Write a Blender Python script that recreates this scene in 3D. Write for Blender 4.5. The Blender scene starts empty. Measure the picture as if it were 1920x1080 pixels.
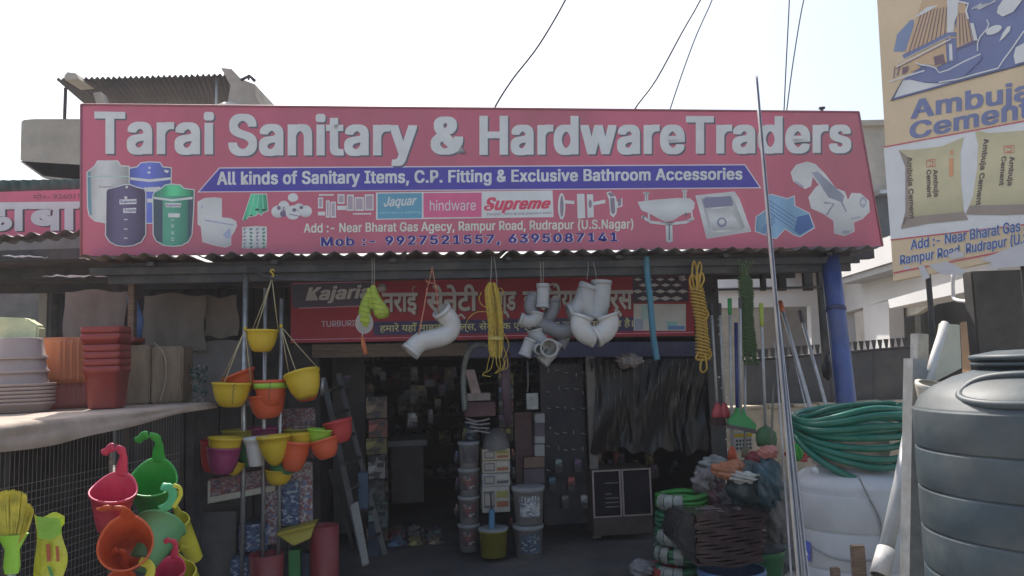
import bpy, bmesh, math, random
from mathutils import Vector, Matrix
random.seed(7)
SC = bpy.context.scene
COL = SC.collection
R = math.radians
# ------------------------------------------------------------------ camera
F = 1450.0
PITCH, ROLL = 5.5, -1.8
cam_d = bpy.data.cameras.new("camera")
cam = bpy.data.objects.new("camera", cam_d)
COL.objects.link(cam)
cam_d.sensor_width = 36.0
cam_d.lens = 36.0 * F / 1920.0
cam_d.clip_start = 0.05
cam_d.clip_end = 2000
CAMP = Vector((0, 0, 1.88))
CR = Matrix.Rotation(R(90 + PITCH), 3, 'X') @ Matrix.Rotation(R(ROLL), 3, 'Z')
cam.matrix_world = Matrix.Translation(CAMP) @ CR.to_4x4()
SC.camera = cam
# ------------------------------------------------------------------ sky, sun, exposure
SUN = Vector((-0.27, 0.64, 0.92)).normalized()
elev = math.asin(SUN.z)
azim = math.atan2(SUN.x, SUN.y)
w = bpy.data.worlds.new("World")
SC.world = w
w.use_nodes = True
nt = w.node_tree
bg = nt.nodes["Background"]
sky = nt.nodes.new("ShaderNodeTexSky")
sky.sky_type = 'NISHITA'
sky.sun_disc = False
sky.sun_elevation = elev
sky.sun_rotation = azim
sky.air_density = 1.3
sky.dust_density = 3.5
sky.ozone_density = 1.0
hsv = nt.nodes.new("ShaderNodeHueSaturation")
hsv.inputs['Saturation'].default_value = 0.85
nt.links.new(sky.outputs[0], hsv.inputs['Color'])
nt.links.new(hsv.outputs[0], bg.inputs[0])
bg.inputs[1].default_value = 0.13
sd = bpy.data.lights.new("sun", 'SUN')
sd.energy = 3.6
sd.angle = R(0.6)
sd.color = (1.0, 0.95, 0.87)
so = bpy.data.objects.new("sun", sd)
COL.objects.link(so)
so.rotation_euler = SUN.to_track_quat('Z', 'Y').to_euler()
vs = SC.view_settings
SC.display_settings.display_device = 'sRGB'
vs.view_transform = 'Standard'
vs.look = 'None'
vs.gamma = 1.0
vs.use_curve_mapping = False
vs.exposure = 0.66
SC.cycles.use_denoising = True
SC.cycles.max_bounces = 8
SC.cycles.diffuse_bounces = 5
SC.cycles.transparent_max_bounces = 12
SC.cycles.caustics_reflective = False
SC.cycles.caustics_refractive = False

# ------------------------------------------------------------------ geometry helpers
ANG = R(7.1)
U = Vector((math.cos(ANG), math.sin(ANG), 0))      # along the shop front
N = Vector((-math.sin(ANG), math.cos(ANG), 0))     # into the shop
Z = Vector((0, 0, 1))
C0 = 6.69

def ray(x, y):
    return (CR @ Vector((x - 960, 540 - y, -F))).normalized()

class Plane:
    """a vertical plane in the place; at(x, y, lift) gives a point on it (lift towards the street)"""
    def __init__(s, n, c):
        s.n = n.normalized(); s.c = c
    def at(s, x, y, lift=0.0):
        r = ray(x, y)
        t = ((s.c - lift) - s.n.dot(CAMP)) / s.n.dot(r)
        return CAMP + r * t

def S(d=0.0):
    return Plane(N, C0 + d)

def pt(x, y, d):
    return S(d).at(x, y)

def ptz(x, y, z):
    r = ray(x, y)
    return CAMP + r * ((z - CAMP.z) / r.z)

def pty(x, y, Y):
    r = ray(x, y)
    return CAMP + r * (Y / r.y)

def mpp(p):
    return (CR.transposed() @ (p - CAMP)).z * -1 / F

# ------------------------------------------------------------------ materials
def lin(c):
    c /= 255.0
    return c / 12.92 if c <= 0.04045 else ((c + 0.055) / 1.055) ** 2.4

def sc(r, g, b, k=0.47):
    return tuple(max(0.008, min(0.82, lin(v) / k)) for v in (r, g, b))

MATS = {}
def M(name, col, rough=0.55, metal=0.0, var=0.14, scale=6.0, bump=0.0, spec=0.5, alpha=1.0,
      dust=0.12, stretch=(1, 1, 1), bscale=None, transl=0.0, trans=0.0, bands=None, grad=None, prints=None):
    if name in MATS:
        return MATS[name]
    m = bpy.data.materials.new(name)
    m.use_nodes = True
    t = m.node_tree; n = t.nodes; L = t.links
    b = n["Principled BSDF"]
    b.inputs['Roughness'].default_value = rough
    b.inputs['Metallic'].default_value = metal
    b.inputs['Specular IOR Level'].default_value = spec
    b.inputs['Alpha'].default_value = alpha
    if trans: b.inputs['Transmission Weight'].default_value = trans
    tc = n.new("ShaderNodeTexCoord")
    mp = n.new("ShaderNodeMapping"); mp.inputs['Scale'].default_value = stretch
    L.new(tc.outputs['Object'], mp.inputs[0])
    no = n.new("ShaderNodeTexNoise"); no.inputs['Scale'].default_value = scale
    no.inputs['Detail'].default_value = 6; no.inputs['Roughness'].default_value = 0.62
    L.new(mp.outputs[0], no.inputs[0])
    rp = n.new("ShaderNodeValToRGB")
    rp.color_ramp.elements[0].position = 0.3; rp.color_ramp.elements[1].position = 0.72
    lo = tuple(max(0.003, c * (1 - var * 1.3)) for c in col); hi = tuple(min(0.88, c * (1 + var)) for c in col)
    rp.color_ramp.elements[0].color = (*lo, 1); rp.color_ramp.elements[1].color = (*hi, 1)
    L.new(no.outputs[0], rp.inputs[0])
    out = rp.outputs[0]
    if bands:                                   # (spacing scale, second colour) woven or striped look
        wv = n.new("ShaderNodeTexWave"); wv.inputs['Scale'].default_value = bands[0]
        wv.bands_direction = bands[2] if len(bands) > 2 else 'Z'
        wv.inputs['Distortion'].default_value = 2.0
        L.new(tc.outputs['Object'], wv.inputs[0])
        mx0 = n.new("ShaderNodeMix"); mx0.data_type = 'RGBA'
        L.new(wv.outputs[1], mx0.inputs[0]); L.new(out, mx0.inputs[6]); mx0.inputs[7].default_value = (*bands[1], 1)
        out = mx0.outputs[2]
    if prints:                                  # (scale, inks) blocks of printed ink on packaging
        for q_, ink in enumerate(prints[1]):
            vo = n.new("ShaderNodeTexVoronoi"); vo.distance = 'CHEBYCHEV'; vo.inputs['Scale'].default_value = prints[0] * (1 + q_ * .7)
            m2 = n.new("ShaderNodeMapping"); m2.inputs['Scale'].default_value = (1, 1, 1.9 - q_ * .5); m2.inputs['Location'].default_value = (q_ * 3.1, 1.7, q_ * .9)
            L.new(tc.outputs['Object'], m2.inputs[0]); L.new(m2.outputs[0], vo.inputs[0])
            sp = n.new("ShaderNodeSeparateColor"); L.new(vo.outputs['Color'], sp.inputs[0])
            mt_ = n.new("ShaderNodeMath"); mt_.operation = 'GREATER_THAN'; mt_.inputs[1].default_value = 0.62
            L.new(sp.outputs[q_ % 3], mt_.inputs[0])
            mi_ = n.new("ShaderNodeMix"); mi_.data_type = 'RGBA'
            L.new(mt_.outputs[0], mi_.inputs[0]); L.new(out, mi_.inputs[6]); mi_.inputs[7].default_value = (*ink, 1); out = mi_.outputs[2]
    if grad:                                    # printed shading of a picture: (axis, stops)
        sx_ = n.new("ShaderNodeSeparateXYZ"); L.new(tc.outputs['Generated'], sx_.inputs[0])
        gr = n.new("ShaderNodeValToRGB"); el_ = gr.color_ramp.elements
        st_ = grad[1]; el_[0].position = st_[0][0]; el_[0].color = (st_[0][1],) * 3 + (1,); el_[1].position = st_[-1][0]; el_[1].color = (st_[-1][1],) * 3 + (1,)
        for q_, v_ in st_[1:-1]:
            e_ = el_.new(q_); e_.color = (v_,) * 3 + (1,)
        L.new(sx_.outputs[grad[0]], gr.inputs[0])
        mg = n.new("ShaderNodeMix"); mg.data_type = 'RGBA'; mg.blend_type = 'MULTIPLY'; mg.inputs[0].default_value = 1.0
        L.new(out, mg.inputs[6]); L.new(gr.outputs[0], mg.inputs[7]); out = mg.outputs[2]
    if dust:
        n2 = n.new("ShaderNodeTexNoise"); n2.inputs['Scale'].default_value = scale * 0.37
        n2.inputs['Detail'].default_value = 8; n2.inputs['Roughness'].default_value = 0.7
        L.new(tc.outputs['Object'], n2.inputs[0])
        r2 = n.new("ShaderNodeMapRange"); r2.inputs[1].default_value = 0.42; r2.inputs[2].default_value = 0.75
        r2.inputs[3].default_value = 0.0; r2.inputs[4].default_value = dust * 2.5
        L.new(n2.outputs[0], r2.inputs[0])
        mx = n.new("ShaderNodeMix"); mx.data_type = 'RGBA'
        L.new(r2.outputs[0], mx.inputs[0]); L.new(out, mx.inputs[6]); mx.inputs[7].default_value = (0.27, 0.235, 0.19, 1)
        out = mx.outputs[2]
        mr = n.new("ShaderNodeMapRange"); mr.inputs[3].default_value = rough; mr.inputs[4].default_value = min(1, rough + 0.35)
        L.new(r2.outputs[0], mr.inputs[0]); L.new(mr.outputs[0], b.inputs['Roughness'])
    L.new(out, b.inputs['Base Color'])
    if bump:
        bp = n.new("ShaderNodeBump"); bp.inputs['Strength'].default_value = bump; bp.inputs['Distance'].default_value = 0.02
        nb = n.new("ShaderNodeTexNoise"); nb.inputs['Scale'].default_value = bscale or scale * 3
        nb.inputs['Detail'].default_value = 5
        L.new(mp.outputs[0], nb.inputs[0]); L.new(nb.outputs[0], bp.inputs['Height']); L.new(bp.outputs[0], b.inputs['Normal'])
    if transl:
        tr = n.new("ShaderNodeBsdfTranslucent"); L.new(out, tr.inputs[0])
        ms = n.new("ShaderNodeMixShader"); ms.inputs[0].default_value = transl
        L.new(b.outputs[0], ms.inputs[1]); L.new(tr.outputs[0], ms.inputs[2])
        L.new(ms.outputs[0], n["Material Output"].inputs[0])
    MATS[name] = m
    return m

def P(name, r, g, b, k=0.47, **kw):             # flat print ink
    kw.setdefault('rough', 0.62); kw.setdefault('var', 0.06); kw.setdefault('dust', 0.05)
    return M(name, sc(r, g, b, k), **kw)

# ------------------------------------------------------------------ object helpers
OFF = {}
def tag(o, label=None, cat=None, group=None, kind=None):
    if label: o['label'] = label
    if cat: o['category'] = cat
    if group: o['group'] = group
    if kind: o['kind'] = kind
    return o

def T(name, label, cat, loc, group=None):
    o = bpy.data.objects.new(name, None)
    o.empty_display_size = 0.1
    COL.objects.link(o); o.location = loc
    OFF[o] = Vector(loc)
    return tag(o, label, cat, group)

class B:
    def __init__(s):
        s.v = []; s.f = []; s.sm = []
    def add(s, vs, fs, smooth=False):
        k = len(s.v); s.v += [Vector(a) for a in vs]
        s.f += [tuple(i + k for i in f) for f in fs]; s.sm += [smooth] * len(fs)
        return s
    def box(s, a, ex, ey, ez):
        """corner a and three edge vectors"""
        a, ex, ey, ez = map(Vector, (a, ex, ey, ez))
        vs = [a, a + ex, a + ex + ey, a + ey]; vs += [q + ez for q in vs]
        return s.add(vs, [(3, 2, 1, 0), (4, 5, 6, 7), (0, 1, 5, 4), (1, 2, 6, 5), (2, 3, 7, 6), (3, 0, 4, 7)])
    def slab(s, pts, thick):
        n = len(pts); pts = [Vector(p) for p in pts]; th = Vector(thick)
        vs = pts + [p + th for p in pts]
        fs = [tuple(range(n)), tuple(range(2 * n - 1, n - 1, -1))]
        fs += [(i, (i + n), (i + 1) % n + n, (i + 1) % n) for i in range(n)]
        return s.add(vs, fs)
    def tube(s, pts, r, n=8, caps=True, closed=False, flat=1.0, up=None, smooth=True):
        pts = [Vector(p) for p in pts]; m = len(pts)
        rs = r if isinstance(r, (list, tuple)) else [r] * m
        vs = []; ref = Vector(up) if up is not None else None; prev = None
        for i, p in enumerate(pts):
            a = pts[(i - 1) % m] if (closed or i > 0) else p
            c = pts[(i + 1) % m] if (closed or i < m - 1) else p
            t = (c - a)
            t = t.normalized() if t.length > 1e-9 else Vector((0, 0, 1))
            if prev is None:
                q = ref if ref is not None else (Vector((0, 0, 1)) if abs(t.z) < 0.9 else Vector((1, 0, 0)))
            else:
                q = prev if ref is None else ref
            x = (q - t * q.dot(t))
            x = x.normalized() if x.length > 1e-6 else t.orthogonal().normalized()
            y = t.cross(x); prev = x
            for k in range(n):
                an = 2 * math.pi * (k + (0.5 if n == 4 else 0)) / n
                vs.append(p + (x * math.cos(an) + y * (math.sin(an) * flat)) * rs[i])
        fs = []
        for i in range(m if closed else m - 1):
            j = (i + 1) % m
            for k in range(n):
                l = (k + 1) % n
                fs.append((i * n + k, i * n + l, j * n + l, j * n + k))
        if caps and not closed:
            fs.append(tuple(range(n - 1, -1, -1))); fs.append(tuple((m - 1) * n + k for k in range(n)))
        return s.add(vs, fs, smooth and n > 4)
    def pipe(s, pts, r, wall=0.08, n=20):
        """hollow tube, open at both ends"""
        pts = [Vector(p) for p in pts]
        rs = r if isinstance(r, (list, tuple)) else [r] * len(pts)
        a = len(s.v); s.tube(pts, rs, n, caps=False); b_ = len(s.v)
        s.tube(pts, [q * (1 - wall) for q in rs], n, caps=False)
        m = len(pts); e = (m - 1) * n
        for k in range(n):
            l = (k + 1) % n
            s.f.append((a + k, b_ + k, b_ + l, a + l)); s.sm.append(False)
            s.f.append((a + e + k, a + e + l, b_ + e + l, b_ + e + k)); s.sm.append(False)
        return s
    def lathe(s, prof, base, ax=(0, 0, 1), n=28, smooth=True, sx=1.0, ref=None, a0=0.0, a1=360.0):
        ax = Vector(ax).normalized()
        x = (Vector(ref) if ref is not None else U); x = (x - ax * x.dot(ax))
        x = x.normalized() if x.length > 1e-4 else ax.orthogonal().normalized()
        y = ax.cross(x); base = Vector(base); vs = []
        full = abs(a1 - a0 - 360) < 1e-3; nn = n if full else n + 1
        for r_, h in prof:
            for k in range(nn):
                an = R(a0 + (a1 - a0) * k / n)
                vs.append(base + ax * h + x * (math.cos(an) * r_) + y * (math.sin(an) * r_ * sx))
        fs = []
        for i in range(len(prof) - 1):
            for k in range(n):
                l = (k + 1) % nn
                fs.append((i * nn + k, i * nn + l, (i + 1) * nn + l, (i + 1) * nn + k))
        return s.add(vs, fs, smooth)
    def obj(s, name, mat, parent=None, label=None, cat=None, group=None, kind=None, bevel=0.0, jit=0.0, loc=None):
        if jit:
            for v in s.v: v += Vector((random.uniform(-jit, jit),) * 1 + (random.uniform(-jit, jit), random.uniform(-jit, jit)))
        if parent is not None: off = OFF[parent]
        elif kind == 'structure': off = Vector((0, 0, 0))
        else:
            if loc is not None: off = Vector(loc)
            else:
                xs = [v.x for v in s.v]; ys = [v.y for v in s.v]; zs = [v.z for v in s.v]
                off = Vector(((min(xs) + max(xs)) / 2, (min(ys) + max(ys)) / 2, min(zs)))
        me = bpy.data.meshes.new(name)
        me.from_pydata([tuple(v - off) for v in s.v], [], s.f)
        me.polygons.foreach_set('use_smooth', s.sm)
        if bevel:
            bm = bmesh.new(); bm.from_mesh(me)
            bmesh.ops.remove_doubles(bm, verts=bm.verts, dist=1e-5)
            bmesh.ops.recalc_face_normals(bm, faces=bm.faces)
            bmesh.ops.bevel(bm, geom=list(bm.edges), offset=bevel, segments=2, affect='EDGES', clamp_overlap=True)
            bm.to_mesh(me); bm.free()
        me.materials.append(mat); me.update()
        o = bpy.data.objects.new(name, me); COL.objects.link(o)
        if parent is not None: o.parent = parent
        else: o.location = off
        OFF[o] = off
        return tag(o, label, cat, group, kind)

def cprof(pts, k=4):
    """Catmull-Rom smoothing of a list of points (tuples or vectors)"""
    pts = [Vector(p) for p in pts]; out = []
    for i in range(len(pts) - 1):
        a = pts[max(i - 1, 0)]; b_ = pts[i]; c = pts[i + 1]; d = pts[min(i + 2, len(pts) - 1)]
        for j in range(k):
            t = j / k
            out.append(0.5 * ((2 * b_) + (c - a) * t + (2 * a - 5 * b_ + 4 * c - d) * t * t + (3 * b_ - a - 3 * c + d) * t ** 3))
    out.append(pts[-1]); return out

def cpx(pts, d, k=5):
    """smooth curve through picture positions (x, y[, extra depth]) at depth d behind the sign"""
    return cprof([pt(p[0], p[1], d + (p[2] if len(p) > 2 else 0)) for p in pts], k)

# ------------------------------------------------------------------ flat print on a plane
FONT = None
try:                                              # Blender's own bundled sans face
    import os
    FONT = bpy.data.fonts.load(os.path.join(bpy.utils.system_resource('DATAFILES', path='fonts'), 'Inter.woff2'))
except Exception:
    FONT = None
def text_mesh(body, offset=0.0, shear=0.0, spacing=1.0):
    cu = bpy.data.curves.new("t", 'FONT'); cu.body = body; cu.offset = offset; cu.shear = shear
    cu.size = 1.0
    if FONT and all(ord(c) < 0x900 for c in body): cu.font = FONT
    cu.resolution_u = 3; cu.space_character = spacing; cu.fill_mode = 'FRONT'
    o = bpy.data.objects.new("t", cu); COL.objects.link(o)
    dg = bpy.context.evaluated_depsgraph_get(); dg.update()
    me = bpy.data.meshes.new_from_object(o.evaluated_get(dg))
    v = [tuple(q.co) for q in me.vertices]; f = [tuple(p.vertices) for p in me.polygons]
    bpy.data.objects.remove(o); bpy.data.curves.remove(cu); bpy.data.meshes.remove(me)
    return v, f

CAPH = {}
def cap_height(latin):
    if latin not in CAPH:
        v, f = text_mesh("H" if latin else "त")
        CAPH[latin] = max(a[1] for a in v) if v else 0.7
    return CAPH[latin]

def text_on(pl, body, p0, p1, cap, mat, parent, lift=0.006, bold=0.02, shear=0.0, ref=None, name='lettering',
            upv=None, cap1=None, dx=0, dy=0, label=None, spacing=1.0, yoff=0.0):
    isl = all(ord(c) < 0x900 for c in body)
    latin = FONT is not None and isl
    ref = cap_height(isl) + (bold * 0.5 if latin else 0)
    lift *= 0.35
    v, f = text_mesh(body, 0.0 if latin else bold, shear, spacing * (1.0 + (bold * 1.5 if latin else 0)))
    if not v: return
    x0 = min(a[0] for a in v); x1 = max(a[0] for a in v)
    cap1 = cap1 if cap1 is not None else cap
    b = B(); k_ = 0
    ring = [(0, 0)] + ([(bold * i_, bold * 0.5 * j_) for i_ in (-1, -.33, .33, 1) for j_ in (-1, 0, 1)] if latin and bold > 0.004 else [])
    for ox, oy in ring:
        out = []
        for a in v:
            s_ = (a[0] + ox - x0) / (x1 - x0)
            h = (cap + (cap1 - cap) * s_) * (a[1] + oy - yoff) / ref
            ux, uy = upv if upv else (0.0, -1.0)
            out.append(pl.at(p0[0] + (p1[0] - p0[0]) * s_ + ux * h + dx, p0[1] + (p1[1] - p0[1]) * s_ + uy * h + dy, lift + k_ * 0.00003))
        b.add(out, f); k_ += 1
    return b.obj(name, mat, parent, label=label)

def expand(poly, w):
    n = len(poly); out = []
    area = sum(poly[i][0] * poly[(i + 1) % n][1] - poly[(i + 1) % n][0] * poly[i][1] for i in range(n))
    sgn = 1 if area > 0 else -1
    for i in range(n):
        a = Vector(poly[i - 1]); b_ = Vector(poly[i]); c = Vector(poly[(i + 1) % n])
        e1 = (b_ - a).normalized(); e2 = (c - b_).normalized()
        n1 = Vector((e1.y, -e1.x)) * sgn; n2 = Vector((e2.y, -e2.x)) * sgn
        m = (n1 + n2); m = m.normalized() if m.length > 1e-3 else n1
        out.append(tuple(b_ + m * (w / max(0.5, m.dot(n1)))))
    return out

def art(pl, polys, mat, parent, lift=0.006, name='print', label=None):
    b = B(); lift *= 0.35
    for p in polys:
        b.add([pl.at(x, y, lift) for x, y in p], [tuple(range(len(p)))])
    return b.obj(name, mat, parent, label=label)

def ell(cx, cy, rx, ry, n=20, rot=0.0, a0=0, a1=360):
    return [(cx + rx * math.cos(R(a0 + (a1 - a0) * i / n)) * math.cos(rot) - ry * math.sin(R(a0 + (a1 - a0) * i / n)) * math.sin(rot),
             cy + rx * math.cos(R(a0 + (a1 - a0) * i / n)) * math.sin(rot) + ry * math.sin(R(a0 + (a1 - a0) * i / n)) * math.cos(rot))
            for i in range(n + (0 if a1 - a0 == 360 else 1))]

def stroke(pts, w):
    """a polyline in picture positions turned into a thin outline"""
    L_, R_ = [], []
    for i, p in enumerate(pts):
        a = Vector(pts[max(i - 1, 0)]); c = Vector(pts[min(i + 1, len(pts) - 1)])
        t = (c - a).normalized(); n_ = Vector((-t.y, t.x)) * (w / 2)
        L_.append(tuple(Vector(p) + n_)); R_.append(tuple(Vector(p) - n_))
    return L_ + R_[::-1]

def zt(ox, oy, s):
    return lambda pts: [(ox + x / s, oy + y / s) for x, y in pts]

# upright box from its picture rectangle: front lower left corner at (x0,y1), depth d
def pbox(name, x0, y0, x1, y1, d, dep, mat, parent=None, bevel=0.004, tilt=0.0, yaw=0.0, **kw):
    a = pt(x0, y1, d); m = mpp(a)
    wd = (x1 - x0) * m; ht = (y1 - y0) * m
    u = U * math.cos(R(yaw)) + N * math.sin(R(yaw)); nn = N * math.cos(R(yaw)) - U * math.sin(R(yaw))
    up = Z * math.cos(R(tilt)) + u * math.sin(R(tilt))
    return B().box(a, u * wd, nn * dep, up * ht).obj(name, mat, parent, bevel=bevel, **kw)
# ================================================================== THE SETTING
m_ground = M('dusty_asphalt', (0.17, 0.155, 0.135), rough=0.95, var=0.3, scale=2.0, bump=0.4, dust=0.3)
B().add([(-150, -150, 0), (150, -150, 0), (150, 150, 0), (-150, 150, 0)], [(0, 1, 2, 3)]).obj('ground', m_ground, kind='structure')
m_fore = M('concrete_apron', (0.36, 0.34, 0.31), rough=0.9, var=0.2, scale=3.0, bump=0.3, dust=0.2)
a = pt(-700, 1000, 0)
def fl(u, d, z): return U * u + N * (C0 + d) + Z * z      # shop coordinates
B().box(fl(-9, -5.5, 0.004 - 0.004), U * 18, N * 5.4, Z * 0.008).obj('pavement', m_fore, kind='structure')
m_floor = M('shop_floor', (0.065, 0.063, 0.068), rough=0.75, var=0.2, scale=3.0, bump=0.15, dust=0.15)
UL, UR = pt(600, 800, 1.3).dot(U), pt(1345, 800, 1.3).dot(U)
B().box(fl(UL - 2.2, -0.1, 0), U * (UR - UL + 2.5), N * 6.0, Z * 0.11).obj('floor', m_floor, kind='structure')
# steps in front of the floor
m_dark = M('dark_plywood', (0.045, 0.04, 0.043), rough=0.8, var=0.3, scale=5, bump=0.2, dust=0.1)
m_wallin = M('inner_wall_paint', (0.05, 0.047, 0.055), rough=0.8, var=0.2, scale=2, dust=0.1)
ZC = 2.52
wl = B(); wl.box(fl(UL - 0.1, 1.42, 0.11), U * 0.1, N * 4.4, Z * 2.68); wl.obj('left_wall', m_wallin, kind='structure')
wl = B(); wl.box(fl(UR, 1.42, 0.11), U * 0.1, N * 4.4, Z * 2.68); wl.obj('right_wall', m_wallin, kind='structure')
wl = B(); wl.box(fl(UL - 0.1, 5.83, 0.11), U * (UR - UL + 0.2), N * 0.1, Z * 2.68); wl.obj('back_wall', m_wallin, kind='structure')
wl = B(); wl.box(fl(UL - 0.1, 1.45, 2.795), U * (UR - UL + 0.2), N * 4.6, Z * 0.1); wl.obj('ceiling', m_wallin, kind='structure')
# front wall left of the opening: boards
t = T('board_wall', 'dark board wall under the awning left of the shop opening', 'wall', fl(UL - 1, 1.35, 0))
x = pt(215, 800, 1.3).dot(U)
bw = (UL - x) / 6
for i in range(6):
    B().box(fl(x + i * bw + 0.004, 1.32 + random.uniform(-.01, .01), 0.11), U * (bw - 0.008), N * 0.04, Z * 2.68).obj('board', m_dark, t, bevel=0.003)
B().box(fl(x, 1.38, 0.11), U * (UL - x), N * 0.03, Z * 2.68).obj('added_backing', m_dark, t)  # hidden sheet added to stop light leaking between the boards
# ---- beams over the opening
m_wood = M('old_wood', (0.20, 0.14, 0.105), rough=0.75, var=0.35, scale=5, stretch=(1, 1, 12), bump=0.3)
m_blue = M('blue_paint', (0.06, 0.07, 0.17), rough=0.6, var=0.2, scale=5)
def beam(name, x0, y0, x1, y1, h, d, dep, mat, parent=None, **kw):
    a = pt(x0, y0, d); b_ = pt(x1, y1, d); m = mpp(a)
    return B().box(a, b_ - a, N * dep, Z * (h * m)).obj(name, mat, parent, bevel=0.006, **kw)
beam('wooden_beam', 585, 671, 880, 667, 25, 1.26, 0.12, m_wood, label='bare knotty wooden beam below the banner, left half of the opening', cat='beam')
beam('painted_beam', 880, 671, 1345, 668, 29, 1.22, 0.14, m_blue, label='blue painted beam above the right half of the shop opening', cat='beam')
# front fascia between banner and roof
m_fas = M('dark_fascia', (0.05, 0.048, 0.055), rough=0.7, var=0.3, scale=6)
beam('fascia_board', 560, 645, 1345, 632, 120, 1.36, 0.05, m_fas, label='dark fascia board behind the inner banner', cat='fascia')
# ---- right end frame of the shop: dark posts with bright gaps between
m_iron = M('dark_iron', (0.045, 0.045, 0.05), rough=0.6, var=0.3, scale=8)
t = T('iron_lattice', 'dark iron frame with open gaps under the right end of the awning', 'frame', pt(1440, 900, 0.6) * 1.0)
def vpost(name, x0, x1, y0, y1, d, mat, parent, dep=0.05, **kw):
    a = pt(x0, y1, d); b_ = pt(x1, y1, d); top = pt(x0, y0, d)
    return B().box(a, U * (b_ - a).length, N * dep, Z * (top.z - a.z)).obj(name, mat, parent, bevel=0.004, **kw)
for x0, x1 in ((1399, 1408), (1429, 1438), (1461, 1476), (1509, 1526), (1547, 1568)):
    vpost('post', x0, x1, 480, 545 if x0 < 1540 else 700, 0.9, m_iron, t)
a = pt(1340, 545, 0.86); b_ = pt(1560, 539, 0.86)
B().box(a, b_ - a, N * 0.04, Z * 0.02).obj('rail', m_iron, t)
a = pt(1340, 502, 0.86); b_ = pt(1640, 484, 0.86)
B().box(a, b_ - a, N * 0.1, Z * 0.22).obj('top_rail', m_iron, t)
# perforated dark sheet at the right jamb
t = T('side_panel', 'dark perforated sheet beside the yellow rope at the shop\'s right jamb', 'panel', pt(1355, 900, 1.0))
a = pt(1338, 900, 0.9); B().box(a, U * 0.16, N * 0.03, Z * (pt(1338, 500, .9).z - a.z)).obj('sheet', M('black_sheet', (.03, .03, .035), rough=.5), t)
hb = B()
for i in range(16):
    q = pt(1345 + random.uniform(0, 22), 600 + i * 16 + random.uniform(-6, 6), 0.89)
    hb.box(q, U * random.uniform(.008, .03), N * 0.006, Z * random.uniform(.008, .02))
hb.obj('light_spot', M('spot_pale', (.6, .62, .65)), t, kind='stuff')  # pale chips stand for light coming through the perforations

# ---- corrugated awning
m_corr = M('awning_sheet', (0.15, 0.145, 0.15), rough=0.55, metal=0.2, var=0.25, scale=2, dust=0.25)
m_corr2 = M('rusty_sheet', (0.13, 0.10, 0.09), rough=0.7, metal=0.1, var=0.35, scale=3, dust=0.25)
def corr(a, along, across, pitch, amp, up, seg=6, rows=2, ph=0.0, droop=0.0, thick=0.004):
    a, along, across, up = map(Vector, (a, along, across, up))
    L_ = along.length; n = max(4, int(L_ / pitch * seg)); vs = []; fs = []
    for j in range(rows + 1):
        for i in range(n + 1):
            s_ = i / n
            z = math.sin(2 * math.pi * (s_ * L_ / pitch) + ph) * amp - (droop * (1 - j / rows) * (0.5 + 0.5 * math.sin(s_ * 9 + ph)))
            vs.append(a + along * s_ + across * (j / rows) + up * z)
    k = len(vs)
    vs += [v + up * thick for v in vs]
    for j in range(rows):
        for i in range(n):
            q = j * (n + 1) + i
            fs.append((q, q + 1, q + n + 2, q + n + 1)); fs.append((k + q + n + 1, k + q + n + 2, k + q + 1, k + q))
    for i in range(n):
        fs.append((i, k + i, k + i + 1, i + 1)); q = rows * (n + 1) + i; fs.append((q + 1, k + q + 1, k + q, q))
    for j in range(rows):
        q = j * (n + 1); fs.append((q, q + n + 1, k + q + n + 1, k + q)); q += n; fs.append((q + n + 1, q, k + q, k + q + n + 1))
    return B().add(vs, fs, True)
t = T('awning_roof', 'long dark corrugated awning running under the big pink shop sign', 'awning', pt(900, 480, 0.5))
pl_ = pt(150, 480, -0.16); pr_ = pt(1652, 464, -0.16); nS = 8
for i in range(nS):
    a = pl_ + (pr_ - pl_) * (i / nS) + Z * (0.004 * (i % 2)) + N * random.uniform(-.012, .012)
    b_ = (pr_ - pl_) / nS * 1.015
    corr(a, b_, N * (1.75) + Z * 0.05 , 0.152, 0.019, Z, droop=0.012, ph=i * 1.3, rows=6).obj('sheet', m_corr if i % 3 else m_corr2, t)
bz = min(pl_.z, pr_.z) - 0.10
for dd in (-0.02, 0.75, 1.22):
    a = fl(pl_.dot(U) + 0.02, dd, bz - 0.02)
    B().box(a, U * ((pr_ - pl_).dot(U) - 0.15), N * 0.05, Z * 0.06).obj('purlin', m_iron, t)
for i in range(7):
    q = (pl_ + (pr_ - pl_) * ((i + 0.5) / 7)).dot(U)
    B().box(fl(q, -0.1, bz + 0.042), U * 0.05, N * 1.5, Z * 0.03).obj('rafter', m_iron, t)
# dark band added to stand for the shaded underside of the roof
B().box(fl(pl_.dot(U) + 0.15, 0.02, bz - 0.09), U * ((pr_ - pl_).dot(U) - 0.35), N * 0.04, Z * 0.17).obj('shade_band', m_iron, t)

# ---- blue pole
def pole(name, p0, p1, r, mat, label, cat, n=14, group=None, r1=None, parent=None):
    return B().tube([p0, (p0 + p1) / 2, p1], [r, (r + (r1 or r)) / 2, r1 or r], n).obj(name, mat, parent, label=label, cat=cat, group=group)
a = pt(1556, 482, 0.05); b_ = pt(1588, 770, -0.35); g = a + (b_ - a) * (a.z / (a.z - b_.z))
t = T('awning_pole', 'thick blue painted pole holding up the right end of the awning', 'pole', g)
pole('shaft', a, g, 0.085, M('blue_enamel', (0.07, 0.11, 0.30), rough=0.4, var=0.3, scale=6, stretch=(1, 1, .3), dust=0.12), None, None, parent=t)
for q in (0.18, 0.62):
    c = a + (g - a) * q; dr = (g - a).normalized()
    B().tube([c - dr * 0.02, c + dr * 0.02], 0.09, 14).obj('band', m_blue, t)
# left wooden post and blue sheet
vpost('wooden_post', 234, 246, 492, 900, 0.3, m_wood, None, dep=0.08, label='weathered wooden post at the left end of the awning', cat='post')
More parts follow.
